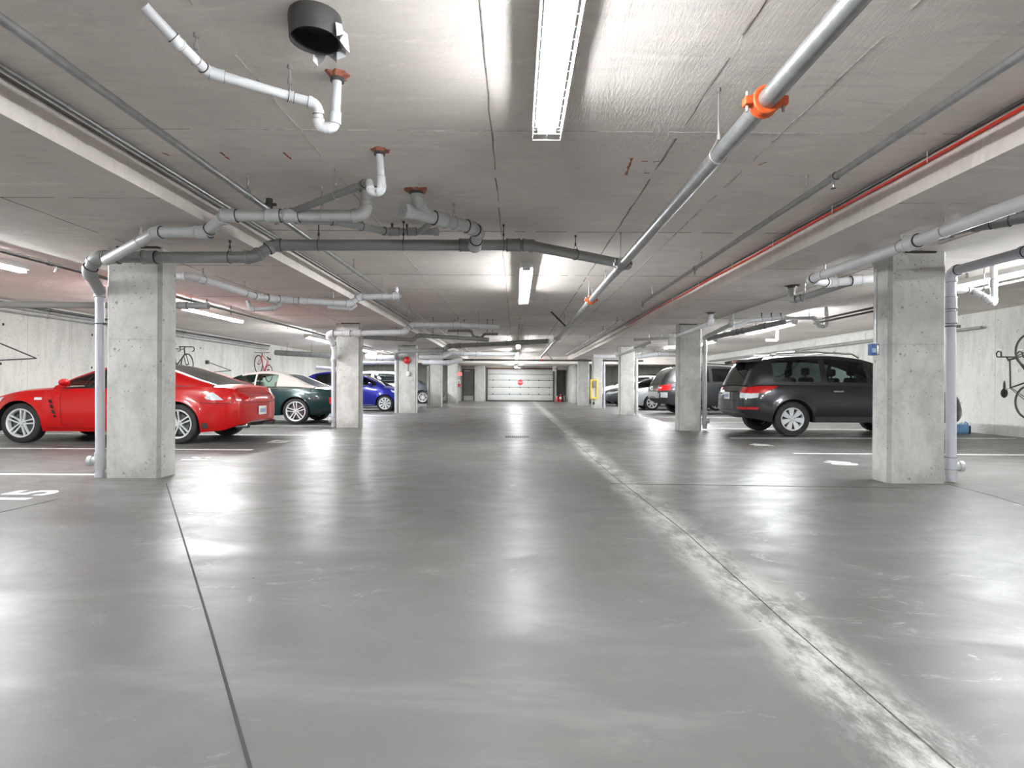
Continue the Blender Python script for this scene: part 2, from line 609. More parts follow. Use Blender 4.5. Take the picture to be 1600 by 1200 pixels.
# ---- floor: saw cuts, drains, paint
CUT = mat('joint_sealant', srgb(40, 38, 37), .7)


def floor_strip(pts, wd, m, name, z=.0025):
    mb_ = MB()
    pts = [Vector(p) for p in pts]
    for a, b in zip(pts, pts[1:]):
        nn = Vector((-(b - a).y, (b - a).x)).normalized() * wd / 2
        q = [a - nn, b - nn, b + nn, a + nn]
        mb_.add([(p.x, p.y, -.01) for p in q] + [(p.x, p.y, z) for p in q], [(4, 5, 6, 7), (0, 1, 5, 4), (1, 2, 6, 5), (2, 3, 7, 6), (3, 0, 4, 7)])
    return mb_.build(name, m, fl, smooth=False)


def G(px, py):
    p = PH(px, py, -CAMZ)
    return (p.x, p.y)


cut = [Vector(G(260, 756)), Vector(G(289, 850)), Vector(G(330, 985)), Vector(G(372, 1133))]
cut.append(cut[-1] + (cut[-1] - cut[-2]) * 1.4)
floor_strip(cut, .009, CUT, 'saw_cut')
floor_strip([G(1482, 757), G(1545, 773), G(1600, 790), G(1690, 818)], .006, CUT, 'saw_cut')
floor_strip([G(0, 801), G(90, 780)], .004, CUT, 'saw_cut')
floor_strip([(1.13, 1.2), (1.12, 2.4), (1.14, 3.8), (1.06, 6.5), (1.0, 12), (.95, 19.5)], .004, mat('worn_joint', srgb(92, 90, 87), .9, var=.3, vscale=30), 'pour_joint')
floor_strip([(.95, 5.75), (3.8, 5.62)], .004, CUT, 'saw_cut')

STALL_Y = [3.55, 6.1, 8.5, 11.0, 13.5, 15.9, 18.4, 20.6, 23.0]
for i, y in enumerate(STALL_Y):
    if i != 0:
        xe = {1: -4.42}.get(i, -3.88)
        floor_strip([(XL + .4, y), (xe, y)], .075, PAINT_L, 'parking_line', .003)
    yr = y if i != 3 else 11.0
    if i != 1:
        floor_strip([(4.1 if i != 4 else 4.5, yr), (XR - .35, yr + (.35 if i == 3 else 0))], .075, PAINT_L, 'parking_line', .003)
floor_strip([(-3.0, 26.1), (3.6, 26.3)], .10, PAINT_L, 'parking_line', .003)


def text_mesh(name, body, size, m, parent, loc, rot, extrude=.002, offset=0.0):
    c = bpy.data.curves.new(name, 'FONT')
    c.body = body
    c.size = size
    c.align_x, c.align_y = 'CENTER', 'CENTER'
    c.extrude = extrude
    c.offset = offset
    t = bpy.data.objects.new(name, c)
    COL.objects.link(t)
    me = bpy.data.meshes.new_from_object(t)
    bpy.data.objects.remove(t)
    me.materials.clear()
    me.materials.append(m)
    o = bpy.data.objects.new(name, me)
    COL.objects.link(o)
    o.location, o.rotation_euler = loc, rot
    o.parent = parent
    return o


def number(s, x, y, side, size=.43):
    """stall number, read from the aisle"""
    text_mesh('stall_number', s, size, PAINT_L, fl, (x, y, .0025), (0, 0, math.pi / 2 if side < 0 else -math.pi / 2), .0015, .012)


number('15', -4.22, 4.93, -1, .55)
number('16', -4.08, 7.45, -1)
number('17', -3.98, 9.75, -1)
number('18', -3.95, 12.2, -1)
number('40', 4.18, 7.45, 1)
number('41', 4.12, 9.7, 1)

for (x, y, L_, lab) in ((.03, 11.0, .47, 'slotted floor drain in the middle of the aisle, the nearer and larger one'),
                        (.0, 19.8, .42, 'small floor drain in the aisle, farther towards the garage door')):
    d = thing('floor_drain', lab, 'drain', (x, y, 0), 'floor drains')
    MB().box((-L_ / 2, -.16, -.012), (L_ / 2, .16, .0025)).build('frame', GALV_D, d, smooth=False)
    for k in range(12):
        xx = -L_ / 2 + .03 + k * (L_ - .06) / 11
        MB().box((xx - .009, -.13, .0026), (xx + .009, .13, .006)).build('slot', DARK, d, smooth=False)

# ---- columns
COLD = concrete('dark_chamfer', srgb(168, 166, 160), 'column')  # darker concrete tone for the two front chamfers


def column(x0, x1, y, dep, label, mirror, ch=.032):
    o = thing('concrete_column', label, 'column', ((x0 + x1) / 2, y + dep / 2, 0), 'columns along the aisle')
    hw, hd = (x1 - x0) / 2, dep / 2
    p = [(-hw + ch, -hd), (hw - ch, -hd), (hw, -hd + ch), (hw, hd - ch), (hw - ch, hd), (-hw + ch, hd), (-hw, hd - ch), (-hw, -hd + ch)]
    lift = 1.42
    sh = MB().prism(p, 0, lift)
    sh.mi[3], sh.mi[9] = 1, 1
    sh.build('shaft', [COLM, COLD], o, smooth=False)
    q = [(a * .997, b * .994) for a, b in p]
    sh = MB().prism(q, lift + .004, ZB)
    sh.mi[3], sh.mi[9] = 1, 1
    sh.build('upper_shaft', [COLM, COLD], o, smooth=False)
    r_ = [(a * .985, b * .97) for a, b in p]
    MB().prism(r_, lift - .01, lift + .01).build('pour_line', SEAMD, o, smooth=False)
    k = -1 if mirror else 1
    MB().box((k * hw * .2 - hw * .75, -hd * 1.2, ZB - .018), (k * hw * .2 + hw * .75, hd, ZB - .001)).build('form_board', mat('dark_form_board', srgb(74, 62, 54), .9, var=.2), o, smooth=False)
    return o


LC = [(-4.21, -3.645, 5.9), (-4.09, -3.54, 13.07), (-4.14, -3.50, 20.2), (-3.89, -3.34, 25.9), (-3.76, -3.22, 31.6)]
RC = [(3.81, 4.40, 5.88), (3.62, 4.13, 12.8), (3.58, 4.09, 19.85), (3.40, 3.84, 25.5), (3.20, 3.76, 29.6)]
LLAB = ['concrete column between the red coupe and the camera, with grey drain pipes over its head',
        'concrete column beside the tail of the green convertible',
        'concrete column carrying the red fire bell',
        'concrete column just past the one with the fire bell',
        'farthest concrete column before the exit sign and grey door']
RLAB = ['concrete column with the small blue box and a conduit on its side',
        'concrete column in front of the tail of the dark black-roofed SUV',
        'concrete column between the silver sedan and the dark sedan',
        'concrete column with the yellow framed box hung on it',
        'farthest plain concrete column on the side of the yellow box']
for i, (a, b, y) in enumerate(LC):
    column(a, b, y, .3 if i < 2 else .34, LLAB[i], False)
for i, (a, b, y) in enumerate(RC):
    column(a, b, y, .3 if i < 2 else .34, RLAB[i], True)

# ---- wall returns and recess beside the garage door
tag(MB().box((3.25, 33.4, 0), (3.62, Y1, ZD)).build('trim_1', COLM, smooth=False), kind='structure')
tag(MB().box((3.72, 33.0, 0), (4.2, Y1, ZD)).build('trim_2', COLM, smooth=False), kind='structure')
tag(MB().box((-2.55, 35.6, 0), (-1.95, Y1, ZD)).build('trim_3', COLM, smooth=False), kind='structure')
tag(MB().box((GX0 - .1, Y1 - .12, GZ + .0), (GX1 + .25, Y1, GZ + .09)).build('trim_4', BROWN, smooth=False), kind='structure')

# ---- garage door (sectional) and personnel door
gd = thing('door_2', None, None, ((GX0 + GX1) / 2, Y1, 0))
gd['kind'] = 'structure'
zs = [0.05, .42, .50, .86, 1.25, 1.60, 1.83, GZ]
zs = [.05, .41, .87, 1.33, 1.70, GZ]
for k in range(5):
    a, b = zs[k] + .012, zs[k + 1] - .012
    g = MB().box((GX0 + .02, Y1 + .06, a), (GX1 - .02, Y1 + .11, b), bev=.008).build('panel', LIGHTGREY, gd, world=True)
    for t_ in (.28, .5, .72):
        zz = a + (b - a) * t_
        MB().box((GX0 + .06, Y1 + .054, zz - .006), (GX1 - .06, Y1 + .062, zz + .006)).build('rib', LIGHTGREY, g, smooth=False, world=True)
MB().box((GX0 + .02, Y1 + .05, 0), (GX1 - .02, Y1 + .11, .06)).build('bottom_seal', BLACKPL, gd, smooth=False, world=True)
MB().box((GX0 + .02, Y1 + .10, .05), (GX1 - .02, Y1 + .12, GZ)).build('backing', GALV_D, gd, smooth=False, world=True)
for x in (GX0 - .03, GX1 + .03):
    MB().box((x - .05, Y1 - .05, 0), (x + .05, Y1 + .04, GZ)).build('track', GALV_D, gd, smooth=False, world=True)
for x in (GX0 + .35, GX0 + 1.4, 0.28, .8, GX1 - .9, GX1 - .25):
    for z in (.46, .87, 1.33):
        MB().box((x - .03, Y1 + .035, z - .035), (x + .03, Y1 + .07, z + .035)).build('hinge', GALV_D, gd, smooth=False, world=True)

pd_ = thing('door_1', None, None, ((DX0 + DX1) / 2, Y1, 0))
pd_['kind'] = 'structure'
MB().box((DX0 + .04, Y1 - .01, .02), (DX1 - .04, Y1 + .05, DZ - .04), bev=.004).build('leaf', GREYDOOR, pd_, world=True)
MB().box((DX0 + .07, Y1 - .018, .05), (DX1 - .07, Y1 - .008, .32)).build('kick_plate', mat('kick_plate', srgb(214, 214, 208), .4), pd_, smooth=False, world=True)
fr = MB().box((DX0 - .02, Y1 - .02, 0), (DX0 + .05, Y1 + .1, DZ)).box((DX1 - .05, Y1 - .02, 0), (DX1 + .02, Y1 + .1, DZ)).box((DX0 - .02, Y1 - .02, DZ - .05), (DX1 + .02, Y1 + .1, DZ + .02))
fr.build('frame', GALV_D, pd_, smooth=False, world=True)
MB().ball((DX1 - .12, Y1 - .04, 1.0), .04).build('handle', CHROME, pd_, world=True)
MB().box((DX0 + .1, Y1 - .06, DZ - .13), (DX0 + .45, Y1 - .005, DZ - .07)).build('door_closer', GALV, pd_, smooth=False, world=True)


# ================================================================== lamps
def lamp(x, y0, y1, z, lit, label, group, top, first={}):
    """strip light: housing, two tubes, wire guard"""
    L_ = y1 - y0
    key = (round(L_, 2), lit)
    o = thing('strip_light', label, 'ceiling light', (x, y0, z), group)
    if key in first:
        for ob in first[key]:
            c = ob.copy()
            COL.objects.link(c)
            c.parent = o
        if top - z > .02:
            MB().box((-.01, L_ * .2, 0), (.01, L_ * .2 + .02, top - z - .004)).box((-.01, L_ * .8, 0), (.01, L_ * .8 + .02, top - z - .004)).build('stem', GALV, o, smooth=False)
        return o
    parts = []
    parts.append(MB().box((-.066, 0, -.07), (.066, L_, 0), bev=.008).build('housing', WHITE, o))
    tm = {0: TUBEOFF, 1: TUBEM, 2: TUBES}[lit]
    for xx in (-.032, .032):
        parts.append(MB().tube([(xx, .06, -.088), (xx, L_ - .06, -.088)], .016, 10).build('tube', tm, o))
    for yy in (.03, L_ / 2, L_ - .05):
        parts.append(MB().box((-.05, yy, -.105), (.05, yy + .02, -.055)).build('lamp_holder', WHITE, o, smooth=False))
    g = MB()
    zt, zb, ww = -.01, -.125, .08
    for xx, zz in ((-ww, zb), (ww, zb), (-ww, zt), (ww, zt), (-ww, (zb + zt) / 2), (ww, (zb + zt) / 2), (0, zb)):
        g.tube([(xx, 0, zz), (xx, L_, zz)], .0022, 5)
    k = int(L_ / .08)
    for i in range(k + 1):
        y = L_ * i / k
        g.tube([(-ww, y, zt), (-ww, y, zb), (ww, y, zb), (ww, y, zt)], .0016, 4)
    for yy in (0, L_):
        for zz in (zt, (zt + zb) / 2, zb):
            g.tube([(-ww, yy, zz), (ww, yy, zz)], .0025, 5)
    if lit != 2:
        gg = g.build('wire_guard', WHITE, o)
        parts.append(gg)
    first[key] = parts
    if top - z > .02:
        MB().box((-.01, L_ * .2, 0), (.01, L_ * .2 + .02, top - z - .004)).box((-.01, L_ * .8, 0), (.01, L_ * .8 + .02, top - z - .004)).build('stem', GALV, o, smooth=False)
    return o


ga, gs = 'strip lights over the aisle', 'strip lights over the parking stalls'
HLS = CAMZ + 1.45      # fixtures over the stalls hang lower
HL = CAMZ + 1.535      # top of the hung fixtures
for (x, y, z, lit, lab) in (
        (.165, .5, HL, 1, 'lit strip light with wire guard over the aisle, the nearest one'),
        (.12, 7.1, HL, 1, 'lit strip light over the aisle beyond the big grey drain pipe'),
        (.10, 13.3, HL, 0, 'unlit strip light over the aisle, dark between the lit ones'),
        (.07, 19.1, HL, 1, 'small lit strip light over the aisle just behind the unlit one'),
        (.04, 25.2, HL, 1, 'small lit strip light over the aisle, second behind the unlit one'),
        (.02, 29.3, HL, 1, 'small lit strip light over the aisle, last before the lower slab'),
        (.0, 33.0, ZD - .03, 1, 'small lit strip light under the low slab before the garage door'),
        (.16, -6.0, HL, 1, 'lit strip light behind the camera over the aisle'),
        (.16, -12.5, HL, 1, 'unseen strip light added for fill over the aisle, far behind the camera')):  # last one is an unseen lamp, added to raise the fill
    lamp(x, y, y + 2.8, z, lit, lab, ga, ceil_z(x, y + 1))
for x, ys, side in ((-6.05, (-6.6, -1.0, 4.6, 10.2, 16.6, 22.2, 28.0), 'red car side'), (5.95, (-5.8, -.2, 5.6, 12.3, 17.2, 22.8, 28.9), 'grey SUV side')):
    for i, y in enumerate(ys):
        where = ['unseen, added for fill far behind the camera', 'just behind the camera', 'nearest in view, past the front column', 'second one in view',  # first of each row is out of view, added as fill
                 'third one in view', 'fourth one in view', 'farthest one'][i]
        lamp(x, y, y + 2.5, HLS, 2, 'lit strip light over the %s, %s' % (side, where), gs, ZS)


# ================================================================== pipes
def bez(a, b, c, n=8):
    return [a * (1 - t) ** 2 + b * 2 * t * (1 - t) + c * t * t for t in [i / n for i in range(n + 1)]]


def run(name, label, pts, r, m, cat='pipe', bend=1.9, hang=(), couple=(), n=14, group=None, caps=(False, False), elbow_m=None, fit=True, hang_m=None, collar_m=None, lift=True):
    """a pipe run: straight lengths, elbows with sockets, couplings, hangers up to the slab"""
    pts = [Vector(p) for p in pts]
    root = thing(name, label, cat, pts[0], group)
    em = elbow_m or m
    N = len(pts)
    trim = [0.0] * N
    for i in range(1, N - 1):
        d1, d2 = (pts[i] - pts[i - 1]), (pts[i + 1] - pts[i])
        ang = d1.angle(d2)
        trim[i] = min(bend * r * math.tan(min(ang, 2.4) / 2) + .3 * r, d1.length * .46, d2.length * .46)
    for i in range(N - 1):
        d = (pts[i + 1] - pts[i])
        u = d.normalized()
        a, b = pts[i] + u * trim[i], pts[i + 1] - u * trim[i + 1]
        MB().tube([a, b], r, n).build('pipe_length', m, root, world=True)
    for i in range(1, N - 1):
        u1, u2 = (pts[i] - pts[i - 1]).normalized(), (pts[i + 1] - pts[i]).normalized()
        a, b = pts[i] - u1 * trim[i], pts[i] + u2 * trim[i]
        mb_ = MB()
        k = 1.13 if fit else 1.02
        mb_.tube(bez(a, pts[i], b, 8), r * k, n)
        if fit:
            s_ = min(.8 * r, trim[i] * .6)
            mb_.tube([a - u1 * s_ * .4, a + u1 * s_ * .5], r * 1.24, n)
            mb_.tube([b - u2 * s_ * .5, b + u2 * s_ * .4], r * 1.24, n)
            g_ = max(.003, r * .07)
            mb_.tube([a - u1 * (s_ * .4 + g_), a - u1 * s_ * .4], r * 1.17, n, mi=1)
            mb_.tube([b + u2 * s_ * .4, b + u2 * (s_ * .4 + g_)], r * 1.17, n, mi=1)
        mb_.build('elbow', [em, GAP], root, world=True)
    for (i, t, *mm) in couple:
        u = (pts[i + 1] - pts[i]).normalized()
        p = pts[i].lerp(pts[i + 1], t)
        MB().tube([p - u * r * 1.1, p + u * r * 1.1], r * 1.2, n).tube([p - u * r * 1.25, p - u * r * 1.0], r * 1.28, n).tube([p + u * r * 1.0, p + u * r * 1.25], r * 1.28, n).tube([p - u * r * 1.34, p - u * r * 1.25], r * 1.2, n, mi=1).tube([p + u * r * 1.25, p + u * r * 1.34], r * 1.2, n, mi=1).build('coupling', [mm[0] if mm else m, GAP], root, world=True)
    for (i, t) in hang:
        u = (pts[i + 1] - pts[i]).normalized()
        p = pts[i].lerp(pts[i + 1], t)
        cz = ceil_z(p.x, p.y)
        mb_ = MB().ring(p, u, r * 1.1, max(.003, r * .07), 18, 5)
        top = p.z + r * 1.1 + min(.05, max(.005, (cz - p.z - r * 1.1) * .4))
        side = u.cross(Vector((0, 0, 1))).normalized() * r * 1.05
        for sg in (1, -1):
            mb_.tube([p + side * sg * .9 + Vector((0, 0, r * .45)), Vector((p.x, p.y, top))], .003, 5)
        mb_.tube([(p.x, p.y, top - .01), (p.x, p.y, cz)], .0055, 6)
        mb_.tube([(p.x, p.y, top - .015), (p.x, p.y, top + .012)], .011, 6)
        mb_.tube([(p.x, p.y, cz - .02), (p.x, p.y, cz)], .013, 6)
        mb_.build('hanger', hang_m or ROD, root, world=True)
    for e, i in ((0, 0), (1, -1)):
        if caps[e]:
            u = (pts[1] - pts[0]).normalized() if e == 0 else (pts[-1] - pts[-2]).normalized()
            q = pts[i]
            MB().tube([q - u * r * .7, q + u * r * .7], r * 1.18, n).tube([q - u * .02, q + u * (r * 1.0 if e else -r * 1.0)], r * .55, 6).build('end_cap', em, root, world=True)
    return root


def collar(root, p, r, m=RUST, z=None):
    """broken-out hole with fire-stop around a pipe where it enters the slab"""
    z = z if z is not None else ceil_z(p[0], p[1])
    mb_ = MB()
    k = 18
    ra = [r * random.uniform(1.4, 2.6) for _ in range(k)]
    v = [(p[0], p[1], z - .02)] + [(p[0] + r * 1.15 * math.cos(2 * math.pi * i / k), p[1] + r * 1.15 * math.sin(2 * math.pi * i / k), z - .018) for i in range(k)]
    v += [(p[0] + ra[i] * math.cos(2 * math.pi * i / k), p[1] + ra[i] * math.sin(2 * math.pi * i / k), z + .001) for i in range(k)]
    f = [(0, 1 + i, 1 + (i + 1) % k) for i in range(k)] + [(1 + i, k + 1 + i, k + 1 + (i + 1) % k, 1 + (i + 1) % k) for i in range(k)]
    mb_.add(v, f).build('firestop', m, root, world=True, smooth=False)
    MB().tube([(p[0], p[1], z - .035), (p[0], p[1], z - .012)], r * 1.22, 14).build('sleeve', GALV_D, root, world=True)


# --- aisle: sprinkler main and branch lines
mainX, mh = 1.117, CAMZ + 1.29
A = run('sprinkler_main', 'thick galvanised sprinkler main running down the aisle with orange coupling', [(mainX, -4, mh), (mainX, 25.6, mh)], .044, GALV,
        hang=[(0, (y + 4) / 29.6) for y in (3.2, 6.2, 8.9, 13.3, 16.9, 21)], n=20)
for y, m_ in ((2.6, ORANGE), (6.05, GALV), (8.6, ORANGE), (15.6, GALV)):
    z, k_ = mh, .045
    c_ = MB().tube([(mainX, y - .03, z), (mainX, y + .03, z)], .06, 20).ring((mainX, y - .026, z), (0, 1, 0), .057, .009, 20, 6).ring((mainX, y + .026, z), (0, 1, 0), .057, .009, 20, 6)
    for sx in (-1, 1):
        c_.box((mainX + sx * .058, y - .026, z - .02), (mainX + sx * .098, y + .026, z + .02), bev=.008)
    cp = c_.build('coupling', m_, A, world=True)
    b_ = MB()
    for sx in (-1, 1):
        b_.tube([(mainX + sx * .082, y, z - .045), (mainX + sx * .082, y, z + .045)], .007, 6)
    b_.build('bolt', ROD, cp, world=True)
for (pa, pb, dd) in (((885, 511), (861, 487), 12.8), ((862, 561), (854, 552), 25.2)):
    q = PD(pa[0], pa[1], dd)
    MB().tube([q, PH(pb[0], pb[1], ZC - CAMZ)], .02, 8).build('sway_brace', GALV_D, A, world=True)
bx, bz = 2.262, CAMZ + 1.505


def sprinkler_head(root, p):
    MB().lathe([(.011, 0), (.014, -.01), (.014, -.03), (.008, -.035), (.006, -.05), (.02, -.055), (.02, -.058), (.0001, -.058)], 10, 'z', p).build('sprinkler_head', CHROME, root, world=True)


B = run('sprinkler_branch', 'thin galvanised sprinkler branch beside the red cables, ending in a head', [(bx, -2, bz), (bx, 10.3, bz), (bx, 10.32, bz - .07)], .024, GALV,
        hang=[(0, (y + 2) / 12.3) for y in (4.5, 7.05, 9.6)], couple=[(0, .497), (0, .757)], bend=1.3)
for y in (4.12, 7.32):
    sprinkler_head(B, (bx, y, bz - .02))
sprinkler_head(B, (bx, 10.32, bz - .07))
B2 = run('sprinkler_branch', 'thin sprinkler branch farther down the aisle on the side of the red cables', [(2.4, 13.0, bz), (2.4, 27.5, bz)], .022, GALV, hang=[(0, t) for t in (.05, .2, .4, .6)], couple=[(0, .15), (0, .3)], hang_m=GALV_D)
lx, lz = -2.15, CAMZ + 1.51
C_ = run('sprinkler_branch', 'dark galvanised sprinkler branch beside the beam over the grey drain pipes', [(lx, -2, lz), (lx, 9.7, lz)], .025, GALV, hang=[(0, (y + 2) / 11.7) for y in (4.6, 7.6)], couple=[(0, .61)])
MB().tube([(lx, 5.0, lz), (lx, 5.0, lz + .10)], .03, 8).tube([(lx - .05, 5.0, lz + .05), (lx + .06, 5.0, lz + .05)], .014, 6).build('fitting', GALV_D, C_, world=True)
sprinkler_head(C_, (lx, 5.15, lz - .02))
C2 = run('sprinkler_branch', 'pale thin sprinkler branch farther down the aisle on the side of the fire bell', [(lx + .02, 9.9, lz), (lx + .1, 27, lz)], .02, GALV, hang=[(0, t) for t in (.1, .25, .45)])

# cables and conduits tacked along the beam faces
rc = run('red_cable', 'red fire alarm cable clipped along the side of the beam', [(BR0 - .02, y, CAMZ + 1.60 - .012 * (i % 2)) for i, y in enumerate([-1, 1.4, 2.6, 4.2, 5.5, 7, 8.5, 10, 12, 15])], .012, REDC, cat='cable', fit=False, n=8)
rc2 = run('grey_cable', 'dark grey cable running above the red cable on the beam', [(BR0 - .02, y, CAMZ + 1.635) for y in (-1, 6, 14, 29)], .013, GALV_D, cat='cable', fit=False, n=8)
for y in (2.9, 4.0, 5.2, 6.4, 7.6, 9, 10.5):
    MB().tube([(BR0 - .034, y, CAMZ + 1.65), (BR0 - .034, y, CAMZ + 1.57)], .004, 5).build('cable_tie', WHITE, rc, world=True)
cd1 = run('conduit', 'thin steel conduit along the top of the beam beside the dark sprinkler line', [(BL1 + .02, -2, CAMZ + 1.635), (BL1 + .02, 29, CAMZ + 1.635)], .014, GALV, cat='conduit', n=8)
cd2 = run('conduit', 'second thin conduit just below the top one on the beam', [(BL1 + .02, -2, CAMZ + 1.59), (BL1 + .02, 15, CAMZ + 1.59)], .010, GALV_D, cat='conduit', n=8)

# --- D, E: white trap pipes from the slab
D = run('trap_pipe', 'white drain pipe with a U-shaped trap hanging nearest under the aisle ceiling',
        [PD(527, 118, 3.09), PD(523, 200, 3.09), PD(499, 200, 3.08), PD(496, 163, 3.05), PD(455, 151, 3.0), PD(325, 113, 2.8), PD(277, 66, 2.62), PD(225, 10, 2.5)],
        .025, PVC_W, bend=1.5, hang=[(4, .02), (5, .4)], couple=[(0, .82), (4, .9)], hang_m=ROD)
collar(D, PD(527, 118, 3.09), .03)
E = run('trap_pipe', 'white-and-grey trap pipe dropping beside the grey drain run near the beam',
        [PD(593, 235, 4.07), PD(597, 300, 4.07), PD(580, 301, 4.07), PD(577, 284, 4.12)], .026, PVC_W, bend=1.4, couple=[(0, .75)])
collar(E, PD(593, 235, 4.07), .032)
E2 = run('slanted_drain', 'slanting grey arm from the white trap down to the grey drain run', [PD(577, 283, 4.12), PD(568, 288, 4.2), PD(449, 334, 4.88)], .028, PVC_DG, hang=[(1, .33)], couple=[(1, .96, PVC_G)])

# --- F, G, H, I: the grey drain runs in front of the first column
F = run('drain_pipe', 'upper grey drain run that drops at a slant onto the column head',
        [PD(573, 293, 4.84), PD(573, 337, 4.84), PD(352, 337, 4.8), PD(322, 363, 4.95), PD(245, 363, 5.0), PD(166, 407, 5.52)],
        .047, PVC_G, hang=[(1, .32), (4, .3)], couple=[(1, .53), (1, .66), (1, .97), (3, .05)], n=18)
collar(F, PD(573, 293, 4.84), .05)
Gp = run('drain_pipe', 'long dark grey drain run crossing the aisle in front of the column head',
         [PD(978, 413, 6.8), PD(825, 383, 5.95), PD(428, 383, 5.72), PD(396, 402, 5.62), PD(150, 402, 5.62), PD(138, 425, 5.70), PD(156, 456, 5.93)],
         .054, PVC_DG, hang=[(0, .55), (1, .1), (1, .5), (1, .83), (3, .15)], couple=[(1, .25), (1, .06), (3, .66), (3, .9)], n=20, caps=(True, False), hang_m=GALV_D)
G2 = run('white_pipe', 'white pipe running under the sprinkler main from the end of the dark drain run', [PD(974, 414, 6.85), PD(917, 477, 10.3)], .042, PVC_W, hang=[(0, .4), (0, .8)], caps=(False, True), elbow_m=ORANGE)
Gv = run('downpipe', 'grey downpipe on the side of the column near the red coupe',
         [PD(156, 450, 5.95), PD(156.5, 742.5, 5.95)], .042, PVC_L, couple=[(0, .02), (0, .93)], caps=(False, True))
q = PD(156.5, 720, 5.95)
MB().tube([q, q + Vector((-.085, -.02, .0))], .045, 14).tube([q + Vector((-.07, -.017, 0)), q + Vector((-.105, -.024, 0))], .053, 14).tube([q + Vector((0, 0, -.09)), q + Vector((0, 0, .09))], .052, 14).build('cleanout', PVC_G, Gv, world=True)
q = PD(156.5, 506, 5.95)
MB().ring(q, (0, 0, 1), .046, .006, 16, 6).box(q + Vector((.03, -.012, -.012)), q + Vector((.1, .012, .012))).build('pipe_clamp', GALV_D, Gv, world=True)
H = run('drain_pipe', 'short fat grey drain with a capped end dropping into the dark drain run',
        [PD(636, 330, 4.9), PD(735, 355, 5.4), PD(747, 362, 5.55), PD(741, 388, 5.88)], .054, PVC_G, couple=[(0, .5), (2, .7)], hang=[(0, .72)], caps=(True, False), n=20)
H2 = run('drain_drop', 'grey pipe bending out of the slab onto the fat capped drain', [PD(651, 297, 4.9), PD(652, 315, 4.9), PD(672, 340, 5.08)], .047, PVC_G, n=16)
collar(H2, PD(651, 297, 4.9), .05)
I = run('drain_pipe', 'thin dark grey drain curving behind the two thicker runs',
        [PD(462, 344, 5.0), PD(520, 345, 5.3), PD(605, 362, 5.9), PD(681, 362, 6.0)], .036, PVC_G, couple=[(2, .15), (2, .5)], hang=[(2, .1), (2, .4), (1, .5)], caps=(False, True), hang_m=GALV_D)
I2 = run('slanted_drain', 'stubby grey branch between the thin drain and the fat capped one', [PD(655, 362, 5.95), PD(676, 347, 5.55)], .03, PVC_G)

# --- the torn sleeve at the top
q = PD(493, 10, 2.6)
sl = thing('pipe_sleeve', 'dark round pipe sleeve with torn white plastic hanging from the ceiling', 'sleeve', (q.x, q.y, ZC))
MB().lathe([(.115, 0), (.118, -.02), (.112, -.11), (.106, -.11), (.106, -.02), (.0001, -.015)], 24, 'z').build('shell', GALV_D, sl)
mb = MB()
v, f = [], []
for i in range(15):
    a = -1.3 + 2.5 * i / 14
    rr = .125 + .018 * math.sin(i * 2.1)
    v += [(rr * math.cos(a + .8), rr * math.sin(a + .8), -.06), (rr * 1.07 * math.cos(a + .8), rr * 1.07 * math.sin(a + .8), -.125 + .02 * math.sin(i * 1.3))]
    if i:
        f.append((2 * i - 2, 2 * i - 1, 2 * i + 1, 2 * i))
mb.add(v, f).build('torn_plastic', PVC_W, sl)

# --- J, K, L: behind the first column
J = run('drain_pipe', 'pale drain pipe slanting behind the front column towards the convertible',
        [PD(200, 429, 6.7), PD(300, 432, 6.78), PD(400, 463, 8.1), PD(440, 468, 8.4), PD(546, 475, 8.85), PD(562, 464, 8.9), PD(622, 463, 8.95)], .046, PVC_W,
        couple=[(2, .1), (3, .1), (3, .3), (5, .95), (2, .6)], hang=[(1, .15), (1, .8), (3, .75), (5, .6)], caps=(False, True))
J2 = run('trap_pipe', 'small looped trap hanging under the pale slanting drain pipe', [PD(387, 470, 8.3), PD(392, 484, 8.3), PD(428, 482, 8.4), PD(440, 475, 8.45), PD(415, 468, 8.3)], .03, PVC_G, bend=1.2)
J3 = run('trap_pipe', 'short white pipe under the rising end of the pale drain', [PD(512, 480, 9.1), PD(548, 483, 9.1), PD(557, 476, 9.1)], .026, PVC_W, bend=1.2)
J4 = run('trap_pipe', 'small white trap at the tip of the pale drain below the slab', [PD(619, 449, 9.6), PD(619, 456, 9.6), PD(612, 464, 9.5)], .035, PVC_W, bend=1.2)
K = run('drain_pipe', 'grey drain pipe crossing above the red coupe towards the wall', [(XL + .02, 9.0, PD(100, 477, 9).z), (PD(326, 478, 9).x, 9.0, PD(326, 478, 9).z)], .05, PVC_DG, hang=[(0, .35), (0, .38), (0, .9)], couple=[(0, .93)])
Ls = run('sprinkler_branch', 'black sprinkler branch past the outer edge of the band above the red coupe', [(-5.32, 3, CAMZ + 1.36), (-5.32, 26, CAMZ + 1.36)], .022, GALV_D, couple=[(0, .155), (0, .5)], hang=[(0, .1), (0, .3)], hang_m=GALV_D)
sprinkler_head(Ls, (-5.32, 6.65, CAMZ + 1.34))
sprinkler_head(Ls, (-5.32, 13.4, CAMZ + 1.34))
for i, (h, r, m_, lab) in enumerate(((1.45, .024, PVC_DG, 'lowest'), (1.53, .02, GALV, 'middle'), (1.60, .03, GALV_D, 'top'))):
    run('wall_conduit', 'conduit along the wall head above the parked red and green cars, %s of three' % lab, [(XL + .07 + .03 * i, 3.5, CAMZ + h), (XL + .07 + .03 * i, 24, CAMZ + h)], r, m_, cat='conduit', n=10, couple=[(0, .1 + .1 * i), (0, .45), (0, .7)], group='conduits at the wall head')

